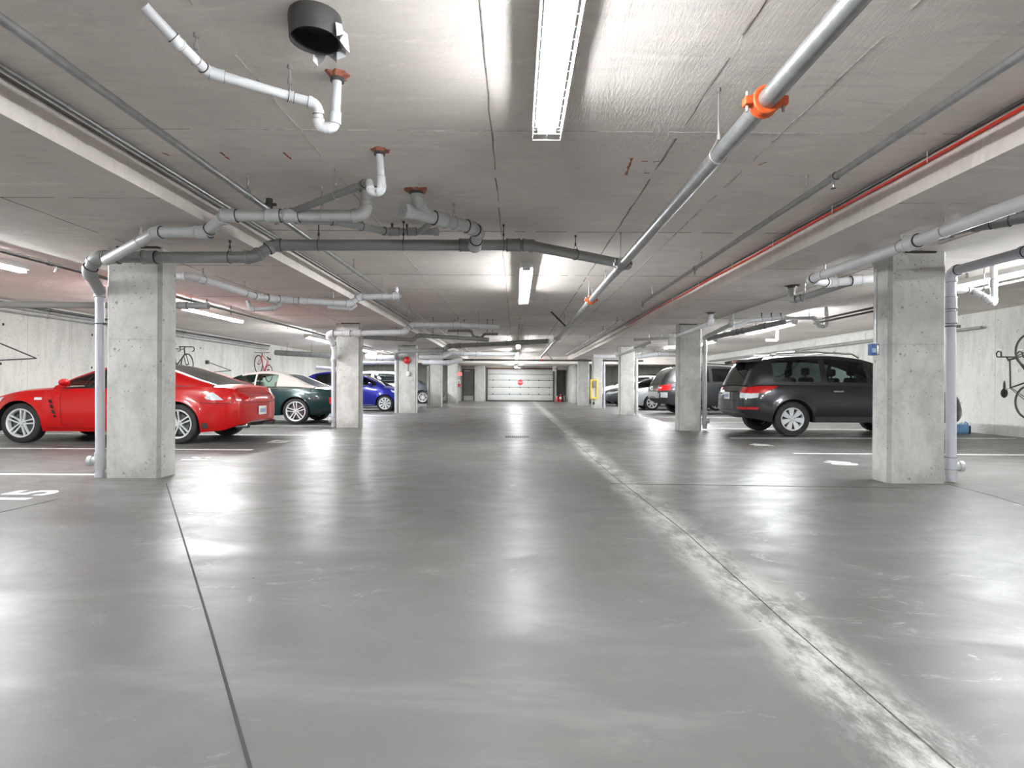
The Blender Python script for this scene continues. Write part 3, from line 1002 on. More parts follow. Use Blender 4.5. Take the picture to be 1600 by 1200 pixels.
# --- right side: N .. S
Np = run('drain_pipe', 'thick pale drain pipe passing the head of the column with the blue box', [(3.48, .5, CAMZ + 1.29), (3.5, 6.86, CAMZ + 1.29), PD(1292, 442, 7.12), PD(1420, 431, 7.15)], .052, PVC_W,
         couple=[(0, .72), (2, .05), (2, .35)], hang=[(0, .745), (0, .66), (0, .95), (2, .1)], n=20, elbow_m=PVC_W)
N2 = run('drain_pipe', 'grey drain dropping from the band and joining the pale pipe over the SUV', [PD(1238, 448, 7.9), PD(1236, 469, 7.9), PD(1250, 466, 7.8), PD(1330, 441, 7.3)], .045, PVC_DG, bend=1.3, hang=[(2, .1)])
collar(N2, PD(1238, 448, 7.9), .05, GALV_D)
O1 = run('drain_pipe', 'dark grey drain angled behind the pale pipe above the front column', [PD(1466, 367, 5.05), PD(1525, 352, 4.75), PD(1650, 333, 4.3)], .042, PVC_DG, couple=[(0, .2), (1, .1), (1, .35)], hang=[(0, .9)])
O2 = run('drain_pipe', 'pale drain stub side by side with the dark angled drain', [PD(1545, 344, 4.75), PD(1582, 326, 4.55), PD(1650, 318, 4.3)], .036, PVC_G)
P_ = run('downpipe', 'grey downpipe beside the column with the blue box, bent over at its top',
         [PD(1486, 750, 5.98), PD(1485, 425, 5.98), PD(1600, 394, 5.1), PD(1720, 362, 4.4)], .048, PVC_L, bend=1.6, couple=[(0, .08), (0, .85), (0, .78)], n=18)
q = PD(1486, 728, 5.98)
MB().tube([q, q + Vector((.085, -.02, .0))], .045, 14).tube([q + Vector((.07, -.017, 0)), q + Vector((.105, -.024, 0))], .055, 14).tube([q + Vector((0, 0, -.09)), q + Vector((0, 0, .09))], .056, 14).build('cleanout', PVC_G, P_, world=True)
q = PD(1485, 510, 5.98)
MB().ring(q, (0, 0, 1), .052, .007, 16, 6).box(q + Vector((.03, -.03, -.012)), q + Vector((.085, .0, .012))).build('pipe_clamp', GALV_D, P_, world=True)
Sx = run('trap_pipe', 'grey trap hanging right of the column with the blue box, lamp light behind', [PD(1440, 452, 6.9), PD(1517, 453, 6.9), PD(1546, 468, 6.75), PD(1551, 475, 6.75), PD(1553, 470, 6.75), PD(1552, 392, 6.75)], .034, PVC_G, bend=1.2, couple=[(4, .35)], hang=[(1, .7)], hang_m=GALV_D)
for i, (h, yy) in enumerate(((1.42, 0), (1.36, .1))):
    run('wall_conduit', ['upper of two dark conduits crossing the lit lamp past the blue box column', 'lower of two dark conduits crossing the lit lamp past the blue box column'][i], [(6.2, 5.2, CAMZ + h - .02), (6.2, 12.0, CAMZ + h - .02)], .02, GALV_D, cat='conduit', n=8, hang=[(0, .2)], hang_m=GALV_D)
R_ = run('trap_pipe', 'white U-trap on a thin pipe above the roof of the grey SUV', [PD(1291, 480, 12.0), PD(1291, 510, 12.0), PD(1279, 510, 12.0), PD(1273, 497, 12.0), PD(1228, 497, 12.1), PD(1222, 492, 12.1)], .036, PVC_W, bend=1.2, couple=[(0, .3)], hang=[(3, .2)])
T1 = run('drain_pipe', 'pale pipe slanting to the head of the column before the dark SUV', [PD(1111, 488.5, 10.8), PD(1111, 505, 10.8), PD(1061, 524, 12.3)], .044, PVC_W, bend=1.2)
collar(T1, PD(1111, 488.5, 10.8), .05, GALV_D)
T2 = run('drain_pipe', 'pale pipe from a second hole past the column before the dark SUV', [PD(1144, 491, 10.95), PD(1143, 507, 10.95), PD(1100, 528, 12.4)], .042, PVC_G, bend=1.2)
T3 = run('drain_pipe', 'long grey pipe rising above the rear roof of the grey SUV', [PD(1148, 510, 11.0), PD(1175, 501, 10.8), PD(1225, 496, 10.8)], .04, PVC_W, bend=1.3, hang=[(1, .3), (1, .6), (1, .9)], hang_m=GALV_D)
T4 = run('drain_pipe', 'thick dark pipe below the rising one above the grey SUV', [PD(1106, 529, 12.6), PD(1160, 517, 11.8), PD(1226, 503, 11.0)], .052, PVC_DG, couple=[(0, .8), (1, .5)])
T5 = run('downpipe', 'grey downpipe against the column in front of the dark SUV', [PD(1101, 532, 12.95), PD(1101, 670, 12.95)], .05, PVC_G, couple=[(0, .1), (0, .92)])
q = PD(1101, 657, 12.95)
MB().tube([q, q + Vector((.1, -.03, 0))], .06, 12).build('cleanout', PVC_G, T5, world=True)
T6 = run('small_trap', 'small white trap hanging over the roof rail of the grey SUV', [PD(1196, 532, 13.5), PD(1214, 532, 13.5), PD(1215, 516, 13.5)], .03, PVC_W, bend=1.1)
wd_ = thing('wall_duct', 'long pale boxed duct along the wall head behind the SUVs', 'duct', (XR - .07, 14, CAMZ + 1.5))
for k in range(6):
    MB().box((XR - .13, 13.8 + 2.8 * k, CAMZ + 1.40), (XR - .002, 13.8 + 2.8 * k + 2.785, CAMZ + 1.64), bev=.006).build('casing', mat('pale_casing', srgb(206, 206, 202), .6), wd_, world=True)
Wr = run('wall_pipe', 'dark pipe below the pale boxed duct behind the SUVs', [(XR - .1, 12.5, CAMZ + 1.34), (XR - .1, 30, CAMZ + 1.34)], .03, PVC_DG, couple=[(0, .1), (0, .3)])
U1 = run('drain_pipe', 'pale drain over the second column rising to the aisle ceiling near the unlit lamp',
         [PD(523, 560, 13.0), PD(522, 540, 12.9), PD(512, 521, 12.6), PD(555, 521, 12.6), PD(632, 519, 12.7), PD(643, 508, 12.8), PD(715, 508, 12.9), PD(780, 512, 13.0)], .062, PVC_W, bend=1.3, couple=[(3, .05), (5, .98), (2, .7)], hang=[(4, .4), (4, .95), (6, .5)])
U1v = run('downpipe', 'white downpipe against the column beside the green convertible', [PD(521, 555, 13.1), PD(521, 667, 13.1)], .046, PVC_L, couple=[(0, .05), (0, .9)])
q = PD(521, 656, 13.1)
MB().tube([q, q + Vector((-.1, -.03, 0))], .06, 12).build('cleanout', PVC_G, U1v, world=True)
U2 = run('drain_pipe', 'near-black drain stepping up behind the pale drain of the second column', [PD(560, 526, 13.7), PD(645, 531, 14.0), PD(654, 524, 14.0), PD(764, 531, 14.2)], .05, PVC_DG, bend=1.3, hang=[(0, .7), (2, .2), (2, .55)], hang_m=GALV_D)
U3 = run('small_trap', 'cluster pipe with a dark trap hanging at the end of the near-black drain', [PD(700, 517, 14.5), PD(736, 517, 14.5), PD(740, 526, 14.4), PD(752, 528, 14.4), PD(757, 522, 14.4), PD(778, 522, 14.4)], .03, PVC_DG, bend=1.1, hang=[(0, .3), (0, .7), (4, .2), (4, .6)], hang_m=GALV_D)
V1 = run('drain_pipe', 'long dark drain from the fire bell column rising across to the sprinkler main', [PD(619, 560, 20.1), PD(619, 549, 19.7), PD(694, 547, 19.6), PD(701, 541, 19.4), PD(858, 533, 18.0)], .075, PVC_DG, bend=1.3, couple=[(3, .1), (1, .9)], hang=[(3, .3), (3, .6), (3, .8)], hang_m=GALV_D)
V1v = run('downpipe', 'grey downpipe against the fire bell column', [PD(619, 555, 20.2), PD(619, 645, 20.2)], .06, PVC_G)
V2 = run('drain_pipe', 'pale pipe stepping past the fire bell column below the dark drain', [PD(655, 558, 22), PD(690, 558, 22), PD(705, 551, 22), PD(722, 553, 22), PD(806, 553, 22.5)], .08, PVC_W, bend=1.2, couple=[(3, .3)])
V3 = run('drain_pipe', 'pale curved pipe over the column past the fire bell', [PD(660, 566, 24.8), PD(700, 567, 24.8), PD(722, 562, 25)], .10, PVC_W, bend=1.3)
V4 = run('downpipe', 'dark downpipe against the column just past the fire bell column', [PD(669, 572, 25.9), PD(669, 636, 25.9)], .05, PVC_DG)
W_ = run('sprinkler_cross_main', 'dark sprinkler pipe crossing the far aisle in front of the low slab', [PD(690, 562, 28.5), PD(1005, 564, 28.5)], .045, GALV_D, couple=[(0, .5, RED), (0, .15)])
X1 = run('drain_pipe', 'pale pipe slanting to the column between the silver and dark sedans', [PD(1006, 541, 17.2), PD(964, 556, 19.2)], .05, PVC_W, caps=(True, False), elbow_m=PVC_DG)
X2 = run('drain_pipe', 'pale pipe slanting just above the one to the third column', [PD(1018, 534, 16.5), PD(992, 543, 17.3)], .045, PVC_G, caps=(True, False))
X3 = run('drain_pipe', 'thin dark pipe crossing between the two far columns behind the SUV', [PD(992, 531, 15.6), PD(1048, 528, 15.4)], .035, PVC_DG, caps=(True, False), hang=[(0, .4), (0, .75)])
X4 = run('drain_pipe', 'pale thick pipe over the silver sedan near the wall', [PD(990, 558, 21.5), PD(1030, 553, 21.5), PD(1060, 553, 21.5)], .09, PVC_W, hang=[(0, .3), (1, .5)])
X5 = run('downpipe', 'pale downpipe on the outer side of the column by the silver sedan', [PD(994.5, 560, 20), PD(994.5, 648, 20)], .055, PVC_G, couple=[(0, .9)])
X6 = run('drain_pipe', 'pale horizontal pipe above the yellow framed box', [PD(928, 557, 24.5), PD(968, 557, 24.5)], .09, PVC_W)
X7 = run('downpipe', 'pale lavender downpipe beside the column with the yellow box', [PD(944, 565, 25.6), PD(944, 638, 25.6)], .05, PVC_L)
Z1 = run('drain_pipe', 'dark horizontal pipe behind the convertible roof near the wall', [PD(430, 551, 23.5), PD(525, 556, 23.5)], .11, PVC_DG, hang=[(0, .2), (0, .6)], hang_m=GALV_D)
Z2 = run('drain_pipe', 'pale fat pipe between the second column and the fire bell column', [PD(572, 557, 23.2), PD(596, 559, 23.2), PD(622, 559, 23.2)], .11, PVC_G, couple=[(0, .5)])
Z3 = run('drain_pipe', 'white horizontal pipe above the white wagon', [PD(566, 567, 22.5), PD(626, 567, 22.5)], .06, PVC_W)
Z4 = run('drain_pipe', 'white pipe pair behind the convertible near the far wall, lower pipe', [PD(494, 574, 23), PD(530, 577, 23)], .07, PVC_W)
Cq = run('conduit', 'thin steel conduit down the side of the column to the small blue box', [PD(1361, 404, 5.94), PD(1369, 421, 5.94), PD(1369, 536, 5.94)], .011, GALV, cat='conduit', bend=3, n=8, couple=[(1, .5)])


# ================================================================== cars
def pchip(tab):
    xs = np.array([a for a, _ in tab], float)
    ys = np.array([b for _, b in tab], float)
    o = np.argsort(xs)
    xs, ys = xs[o], ys[o]
    h = np.diff(xs)
    d = np.diff(ys) / h
    m = np.zeros(len(xs))
    m[0], m[-1] = d[0], d[-1]
    for i in range(1, len(xs) - 1):
        if d[i - 1] * d[i] > 0:
            w1, w2 = 2 * h[i] + h[i - 1], h[i] + 2 * h[i - 1]
            m[i] = (w1 + w2) / (w1 / d[i - 1] + w2 / d[i])

    def f(x):
        x = min(max(x, xs[0]), xs[-1])
        i = int(min(max(np.searchsorted(xs, x) - 1, 0), len(xs) - 2))
        t = (x - xs[i]) / h[i]
        return float((1 + 2 * t) * (1 - t) ** 2 * ys[i] + t * (1 - t) ** 2 * h[i] * m[i] + t * t * (3 - 2 * t) * ys[i + 1] + t * t * (t - 1) * h[i] * m[i + 1])
    return f


def wheel(R, width, style, rim_m):
    """tyre (with tread band) and its rim; outer face towards -y"""
    k = R / .33
    hw = width / 2
    rr = R * style.get('rim', .70)
    ty = MB().lathe([(rr, -hw * .80), (rr + .012, -hw * .97), (R - .045 * k, -hw * 1.0), (R - .014, -hw * .9), (R, -hw * .7), (R, hw * .7), (R - .014, hw * .9), (R - .045 * k, hw), (rr, hw * .8), (rr - .02, hw * .5), (rr - .02, -hw * .5), (rr, -hw * .80)], 40, 'y')
    rm = MB()
    rm.lathe([(rr + .004, -hw * .86), (rr - .004, -hw * .9), (rr - .022, -hw * .82), (rr - .028, -hw * .3), (rr - .028, hw * .6)], 40, 'y')
    N, wd, dbl = style['n'], style['w'], style.get('double', False)
    r0, r1 = .035 * k, rr - .012
    y0, y1 = -hw * .62, -hw * .80
    rm.lathe([(.0001, y0 - .02), (.024 * k, y0 - .018), (.028 * k, y0 - .006), (.062 * k, y0 - .004), (.066 * k, y0 + .02)], 20, 'y')
    for i in range(N):
        a0 = 2 * math.pi * i / N + math.pi / 2 + style.get('a', 0)
        for off in ((-wd * .62, wd * .62) if dbl else (0,)):
            ww = wd * (.45 if dbl else 1)
            v = []
            for (r_, kk, yy) in ((r0, style.get('t0', 1.0), y0), ((r0 + r1) / 2, style.get('tm', .95), (y0 + y1) / 2 - .004), (r1, style.get('t1', 1.1), y1)):
                cx, cz = math.cos(a0), math.sin(a0)
                nx, nz = -cz, cx
                o_ = off * (1 if not dbl else (.75 + .5 * (r_ - r0) / (r1 - r0)))
                for sg in (-1, 1):
                    for dy in (0, .03):
                        q = o_ + sg * ww * kk / 2
                        v.append((cx * r_ + nx * q, yy + dy, cz * r_ + nz * q))
            f = []
            for s_ in range(2):
                b_ = s_ * 4
                f += [(b_, b_ + 2, b_ + 6, b_ + 4), (b_ + 1, b_ + 5, b_ + 7, b_ + 3), (b_, b_ + 4, b_ + 5, b_ + 1), (b_ + 2, b_ + 3, b_ + 7, b_ + 6)]
            rm.add(v, f)
    for i in range(5):
        a = 2 * math.pi * i / 5 + .3
        rm.lathe([(.0001, y0 - .012), (.007, y0 - .012), (.008, y0)], 6, 'y', (.045 * k * math.cos(a), 0, .045 * k * math.sin(a)), mi=1)
    bk = MB().lathe([(.0001, -hw * .25), (rr - .03, -hw * .25), (rr - .03, hw * .3)], 30, 'y').lathe([(.05, -hw * .34), (rr * .72, -hw * .34), (rr * .72, -hw * .26)], 30, 'y', mi=1)
    return ty, rm, bk


class Car:
    def __init__(s, name, label, sp, X, Yc, head):
        """X: world x of the mid-wheelbase, Yc: world y of the centre line, head: +1 nose to +x, -1 nose to -x"""
        s.sp = sp
        s.root = thing(name, label, 'car', (X, Yc, 0), 'parked cars', 0.0 if head > 0 else math.pi)
        s.paint = sp['paint']
        s.body()
        if 'roof' in sp:
            s.cabin()
        s.wheels()

    def body(s):
        sp = s.sp
        bot, sho, top, plan = (pchip(sp[k]) for k in ('bottom', 'shoulder', 'top', 'plan'))
        s.bot, s.sho, s.top, s.plan = bot, sho, top, plan
        x0, x1 = sp['bottom'][0][0], sp['bottom'][-1][0]
        R, Ra, wb = sp['R'], sp['Ra'], sp['wb']
        xs = list(np.linspace(x0, x1, 70))
        for c in (-wb / 2, wb / 2):
            xs = [x for x in xs if abs(x - c) > Ra * 1.12]
            xs += [c + Ra * math.cos(t) for t in np.linspace(0, math.pi, 25)]
            xs += [c - Ra * 1.001 - .0005, c + Ra * 1.001 + .0005, c - Ra * 1.06, c + Ra * 1.06, c - Ra * 1.1, c + Ra * 1.1]
        xs = sorted(set(round(x, 5) for x in xs))
        side = pchip(sp.get('side', [(0, .93), (.22, .985), (.5, 1.0), (.78, .985), (.93, .955), (1, .925)]))
        K, J = 10, 7
        rings = []
        for x in xs:
            zb = bot(x)
            zl = zb
            for c in (-wb / 2, wb / 2):
                if abs(x - c) <= Ra:
                    zl = max(zl, R + math.sqrt(max(0, Ra * Ra - (x - c) ** 2)))
            zs_, zt, w_ = sho(x), top(x), plan(x)
            zl = min(zl, zs_ - .03)
            ring = [(x, 0, zl + .02), (x, w_ * .78, zl + .01)]
            for k in range(K + 1):
                t = k / K
                z = zl + (zs_ - zl) * t
                q = (z - zb) / max(.05, zs_ - zb)
                y = w_ * side(q)
                for c in (-wb / 2, wb / 2):
                    d = math.hypot(x - c, z - R) - Ra
                    if z > R * .5 and -.02 < d < .3:
                        y += sp.get('flare', .02) * math.exp(-(d / .07) ** 2)
                ring.append((x, y, z))
            ysh = ring[-1][1]
            for j in range(1, J + 1):
                t = j / J
                ring.append((x, ysh * (1 - t) if j < J else 0, zs_ + (zt - zs_) * (1 - (1 - t) ** 2.6) + .012 * math.sin(math.pi * min(1, t * 3)) * (1 if t < .34 else 0)))
            rings.append(ring)
        # rounded end faces
        def shrink(ring, dx, k):
            zc = (ring[2][2] + ring[-1][2]) / 2
            return [(p[0] + dx, p[1] * k, zc + (p[2] - zc) * (.5 + k / 2)) for p in ring]
        e = sp.get('end', .06)
        rings = [shrink(rings[0], -e * .9, .35), shrink(rings[0], -e * .75, .75), shrink(rings[0], -e * .4, .93)] + rings + [shrink(rings[-1], e * .4, .93), shrink(rings[-1], e * .75, .75), shrink(rings[-1], e * .9, .35)]
        m = len(rings[0])
        V, F, MI = [], [], []
        cab = sp.get('cab', (-9, -9))
        for ring in rings:
            V += ring
        nR = len(rings)
        off = nR * m
        for ring in rings:
            V += [(x, -y, z) for x, y, z in ring]
        for i in range(nR - 1):
            xm = (rings[i][0][0] + rings[i + 1][0][0]) / 2
            for k in range(m - 1):
                under = k < 2 and 3 <= i < nR - 4
                inside = k >= 2 + K + 1 and cab[0] < xm < cab[1]
                mi = 1 if (under or inside) else 0
                a, b, c_, d = i * m + k, i * m + k + 1, (i + 1) * m + k + 1, (i + 1) * m + k
                F += [(a, b, c_, d), (off + d, off + c_, off + b, off + a)]
                MI += [mi, mi]
        for i, rev in ((0, 0), (nR - 1, 1)):
            fc = [i * m + k for k in range(m)] + [off + i * m + k for k in range(m - 2, 0, -1)]
            F.append(tuple(fc[::-1] if rev else fc))
            MI.append(0)
        mb_ = MB()
        mb_.v, mb_.f, mb_.mi = V, F, MI
        # weld the centre line
        o = mb_.build('body', [s.paint, DARK], s.root, angle=32)
        bm = bmesh.new()
        bm.from_mesh(o.data)
        bmesh.ops.remove_doubles(bm, verts=bm.verts, dist=.0004)
        bmesh.ops.recalc_face_normals(bm, faces=bm.faces)
        bm.to_mesh(o.data)
        s.bvh = BVHTree.FromBMesh(bm)
        bm.free()
        o.data.set_sharp_from_angle(angle=math.radians(32))
        s.body_o = o

    def hit(s, mode, a, b):
        """point and normal of the body. side: (x, z); rear/front: (y, z); top: (x, y)"""
        if mode in ('side', 'far'):
            sg = -1 if mode == 'side' else 1
            o, d = Vector((a, sg * 3, b)), Vector((0, -sg, 0))
        elif mode == 'rear':
            o, d = Vector((-5, a, b)), Vector((1, 0, 0))
        elif mode == 'front':
            o, d = Vector((5, a, b)), Vector((-1, 0, 0))
        else:
            o, d = Vector((a, b, 4)), Vector((0, 0, -1))
        h = s.bvh.ray_cast(o, d)
        if h[0] is None:
            return None, None
        nrm = h[1]
        if nrm.dot(d) > 0:
            nrm = -nrm
        return h[0], nrm

    def patch(s, name, m, A, B, mode='side', n=8, k=3, off=.006, both=True, parent=None):
        def res(P, t):
            L_ = [0]
            for p, q in zip(P, P[1:]):
                L_.append(L_[-1] + math.hypot(q[0] - p[0], q[1] - p[1]))
            d = t * L_[-1]
            for i in range(len(P) - 1):
                if d <= L_[i + 1] + 1e-9:
                    u = (d - L_[i]) / max(1e-9, L_[i + 1] - L_[i])
                    return (P[i][0] + (P[i + 1][0] - P[i][0]) * u, P[i][1] + (P[i + 1][1] - P[i][1]) * u)
            return P[-1]
        modes = [mode]
        if both and mode == 'side':
            modes.append('far')
        outs = []
        flips = (1, -1) if (both and mode in ('rear', 'front', 'top')) else (1,)
        for md in modes:
            for fl_ in flips:
                V, ok = [], []
                for i in range(n + 1):
                    pa, pb = res(A, i / n), res(B, i / n)
                    for j in range(k + 1):
                        t = j / k
                        q = (pa[0] + (pb[0] - pa[0]) * t, pa[1] + (pb[1] - pa[1]) * t)
                        if md in ('rear', 'front'):
                            q = (q[0] * fl_, q[1])
                        elif md == 'top':
                            q = (q[0], q[1] * fl_)
                        h, nr = s.hit(md, *q)
                        ok.append(h is not None)
                        V.append((h + nr * off) if h is not None else Vector((0, 0, .5)))
                F = []
                kk = k + 1
                for i in range(n):
                    for j in range(k):
                        ids = (i * kk + j, i * kk + j + 1, (i + 1) * kk + j + 1, (i + 1) * kk + j)
                        if all(ok[q] for q in ids):
                            F.append(ids)
                if F:
                    outs.append(MB().add(V, F).build(name, m, parent or s.root))
        return outs

    def line(s, name, m, P, wd=.008, mode='side', off=.0035, n=14, both=True):
        A, B = [], []
        for i, p in enumerate(P):
            q0, q1 = P[max(0, i - 1)], P[min(len(P) - 1, i + 1)]
            d = Vector((q1[0] - q0[0], q1[1] - q0[1])).normalized()
            A.append((p[0] - d.y * wd / 2, p[1] + d.x * wd / 2))
            B.append((p[0] + d.y * wd / 2, p[1] - d.x * wd / 2))
        return s.patch(name, m, A, B, mode, n, 1, off, both)

    def cabin(s):
        sp = s.sp
        rf = pchip(sp['roof'])
        xf, xb = max(a for a, _ in sp['roof']), min(a for a, _ in sp['roof'])
        ws, rw = sp['ws'], sp['rw']           # x where the windscreen ends, x where the rear window starts
        wins = sp['wins']
        edges = [xf, xb, ws, rw]
        for a, b in wins:
            edges += [a, b]
        xs = sorted(set([round(x, 4) for x in list(np.linspace(xb, xf, 56)) + edges + list(np.linspace(xb, xb + .12, 5)) + list(np.linspace(xf - .12, xf, 5))]))
        K, J = 8, 7
        tum = sp.get('tumble', .42)
        grid = []
        for x in xs:
            zb = s.sho(x) - .012
            yb = s.plan(x) * .915
            zr = max(rf(x), zb + .004)
            H = zr - zb
            col = []
            ye = yb - tum * H - .02
            for k in range(K + 1):
                t = k / K
                y = yb + (ye - yb) * t + .03 * math.sin(math.pi * t) * min(1, H / .4)
                col.append((x, y, zb + (H * .93) * t))
            for j in range(1, J + 1):
                t = j / J
                col.append((x, ye * (1 - t) if j < J else 0, zb + H * (.93 + .07 * (1 - (1 - t) ** 2.2))))
            grid.append(col)
        mats_ = {'roof': sp.get('roof_m', s.paint), 'pillar': sp.get('pillar_m', s.paint), 'trim': BLACKPL, 'windscreen': sp['glass'], 'rear_window': sp.get('rglass', sp['glass'])}
        reg = {}
        m = K + J + 1

        def win_of(x):
            for i, (a, b) in enumerate(wins):
                if a - 1e-4 < x < b + 1e-4:
                    return i
            return None
        for i in range(len(xs) - 1):
            xm = (xs[i] + xs[i + 1]) / 2
            for k in range(m - 1):
                if k < K:
                    wi = win_of(xm)
                    if k == 0:
                        nm = 'trim'
                    elif k >= K - 1 or wi is None or rf(xm) - s.sho(xm) < sp.get('minh', .1):
                        nm = 'pillar' if xm > sp.get('soft_from', 99) or 'soft' not in sp else 'roof'
                        if 'soft' in sp and xm > ws - .05:
                            nm = 'pillar'
                    else:
                        nm = ('win', wi)
                else:
                    j = k - K
                    if xm > ws:
                        nm = 'pillar' if j == 0 else 'windscreen'
                    elif xm < rw:
                        nm = 'rear_window' if j > sp.get('rjamb', 0) else ('roof' if 'soft' in sp else 'pillar')
                    else:
                        nm = 'roof'
                for sg in (1, -1):
                    key = nm if isinstance(nm, str) else nm + (sg,)
                    q = [grid[i][k], grid[i][k + 1], grid[i + 1][k + 1], grid[i + 1][k]]
                    q = [(x, y * sg, z) for x, y, z in q]
                    reg.setdefault(key, []).append(q if sg > 0 else q[::-1])
        for key, quads in reg.items():
            nm = key if isinstance(key, str) else 'side_window'
            mm = mats_[nm] if isinstance(key, str) else (sp['wglass'][key[1]] if 'wglass' in sp else sp['glass'])
            idx, V, F = {}, [], []
            for q in quads:
                f = []
                for p in q:
                    kx = tuple(round(c, 4) for c in p)
                    if kx not in idx:
                        idx[kx] = len(V)
                        V.append(p)
                    f.append(idx[kx])
                if len(set(f)) > 2:
                    ff = []
                    for q_ in f:
                        if q_ not in ff:
                            ff.append(q_)
                    F.append(tuple(ff))
            MB().add(V, F).build(nm, mm, s.root, angle=50)
        # seats and steering wheel
        sm = sp.get('seat_m', SEAT)
        zb = s.sho(0) - .25
        for (x, rows) in sp.get('seats', ((.1, 2), (-.75, 2))):
            for y in (-.37, .37):
                b_ = MB().box((x - .09, y - .22, zb - .1), (x + .06, y + .22, zb + .42), bev=.06).box((x - .08, y - .12, zb + .45), (x + .02, y + .12, zb + .62), bev=.05).tube([(x - .03, y, zb + .38), (x - .03, y, zb + .5)], .02, 8)
                b_.build('seat', sm, s.root)
        st = MB().ring((sp.get('sw', .55), .36 * sp.get('lhd', 1), zb + .33), (1, 0, .5), .18, .015, 24, 6).tube([(sp.get('sw', .55), .36 * sp.get('lhd', 1), zb + .33), (sp.get('sw', .55) + .25, .36 * sp.get('lhd', 1), zb + .18)], .03, 8)
        st.build('steering_wheel', BLACKPL, s.root)

    def wheels(s):
        sp = s.sp
        ty, rm, bk = wheel(sp['R'], sp.get('tw', .21), sp['wheel'], sp.get('rim_m', ALLOY))
        first = None
        for sx in (-1, 1):
            for sy in (-1, 1):
                x, y = sx * sp['wb'] / 2, sy * (s.plan(sx * sp['wb'] / 2) - sp.get('tw', .21) / 2 - sp.get('inset', .01))
                if first is None:
                    t = ty.build('wheel', RUBBER, s.root, angle=30)
                    r = rm.build('rim', [sp.get('rim_m', ALLOY), BLACKPL], t, angle=30)
                    b = bk.build('brake_disc', [DARK, GALV_D], t)
                    first = (t, r, b)
                else:
                    t = first[0].copy()
                    COL.objects.link(t)
                    t.parent = s.root
                    for q in first[1:]:
                        c = q.copy()
                        COL.objects.link(c)
                        c.parent = t
                t.location = (x, y, sp['R'])
                t.rotation_euler = (0, sp.get('spin', .2) * sx, math.pi if sy > 0 else 0)

    def mirror(s, x, z, m=None, size=(.06, .10, .058)):
        for sg in (-1, 1):
            h, nr = s.hit('side' if sg < 0 else 'far', x, min(z, s.sho(x) - .03))
            y = abs(h.y)
            mb_ = MB().ball((x, sg * (y + .10), z + .05), 1, 10, size).tube([(x + .02, sg * (y - .03), z), (x, sg * (y + .06), z + .03)], .02, 8)
            mb_.build('mirror', m or s.paint, s.root)

    def handle(s, x, z, m=None, L_=.16):
        for md, sg in (('side', -1), ('far', 1)):
            h, nr = s.hit(md, x, z)
            y = h.y
            MB().box((x - L_ / 2, min(y + sg * .005, y + sg * .035), z - .016), (x + L_ / 2, max(y + sg * .005, y + sg * .035), z + .016), bev=.01).build('door_handle', m or s.paint, s.root)

    def plate(s, end, z, m=WHITE, back=None):
        h, nr = s.hit(end, 0, z)
        sg = -1 if end == 'rear' else 1
        x = h.x + sg * .006
        p = MB().box((min(x, x + sg * .012), -.15, z - .075), (max(x, x + sg * .012), .15, z + .075), bev=.004).build('licence_plate', m, s.root)
        MB().box((min(x + sg * .011, x + sg * .014), -.11, z - .035), (max(x + sg * .011, x + sg * .014), .11, z + .03)).build('plate_band', mat('plate_blue', srgb(150, 166, 196), .4), p, smooth=False)


def paint(name, c, metal=.0, rough=.3, var=.02):
    return mat(name, c, rough, metal, var=var, vscale=2, coat=.5, spec=.3)


P_RED = paint('red_car_paint', srgb(178, 8, 12))
P_GRN = paint('green_car_paint', srgb(6, 42, 42), .2)
P_BLU = paint('blue_car_paint', srgb(22, 30, 136), .25)
P_GRY = paint('grey_car_paint', srgb(47, 48, 51), .45)
P_DRK = paint('dark_car_paint', srgb(40, 42, 45), .3)
P_WHT = paint('white_car_paint', srgb(226, 227, 228))
P_SIL = paint('silver_car_paint', srgb(190, 194, 198), .5)
P_CHA = paint('charcoal_car_paint', srgb(70, 72, 78), .4)
SOFT = mat('beige_canvas', srgb(204, 198, 190), .85, var=.04, vscale=20, bump=.1)
GL_G = glass_mat('green_tinted_glass', (.78, .92, .86, 1), .02)
GL_D = glass_mat('dark_tinted_glass', (.06, .07, .08, 1), .0)
GL_M = glass_mat('grey_tinted_glass', (.22, .26, .26, 1), .0)
GL_K = glass_mat('black_tinted_glass', (.02, .025, .03, 1), .0)

# ---- red coupe, nose to the wall
red = Car('coupe', 'red sports coupe parked nose to the wall behind the front column', dict(
    paint=P_RED, wb=2.53, R=.32, Ra=.365, flare=.03, end=.10,
    bottom=[(-2.16, .30), (-1.95, .22), (-1.6, .19), (1.6, .19), (1.95, .21), (2.1, .26)],
    shoulder=[(-2.16, .78), (-2.1, .88), (-1.9, .915), (-1.2, .925), (-.5, .90), (.6, .87), (1.2, .84), (1.7, .73), (2.0, .60), (2.1, .5)],
    top=[(-2.16, .80), (-2.1, .92), (-1.7, .97), (-1.0, .94), (0, .9), (.7, .92), (1.1, .90), (1.6, .80), (2.0, .64), (2.1, .54)],
    plan=[(-2.16, .70), (-2.0, .80), (-1.7, .86), (-1, .88), (0, .865), (1, .87), (1.6, .84), (1.95, .70), (2.1, .5)],
    cab=(-1.6, .7), roof=[(.78, .925), (.42, 1.11), (.05, 1.255), (-.35, 1.325), (-.7, 1.31), (-1.1, 1.20), (-1.45, 1.07), (-1.78, .96)],
    ws=.02, rw=-.72, rjamb=0, wins=[(-.42, .56), (-1.05, -.50)], glass=GL_G, rglass=GL_D, wglass=[GL_G, GL_D], minh=.06, sw=.42, lhd=1,
    wheel=dict(n=5, w=.045, double=True, rim=.72, t1=1.3), spin=.15), -6.70, 10.10, -1)
red.line('door_seam', DARK, [(.62, .80), (.60, .6), (.58, .3), (.5, .22)])
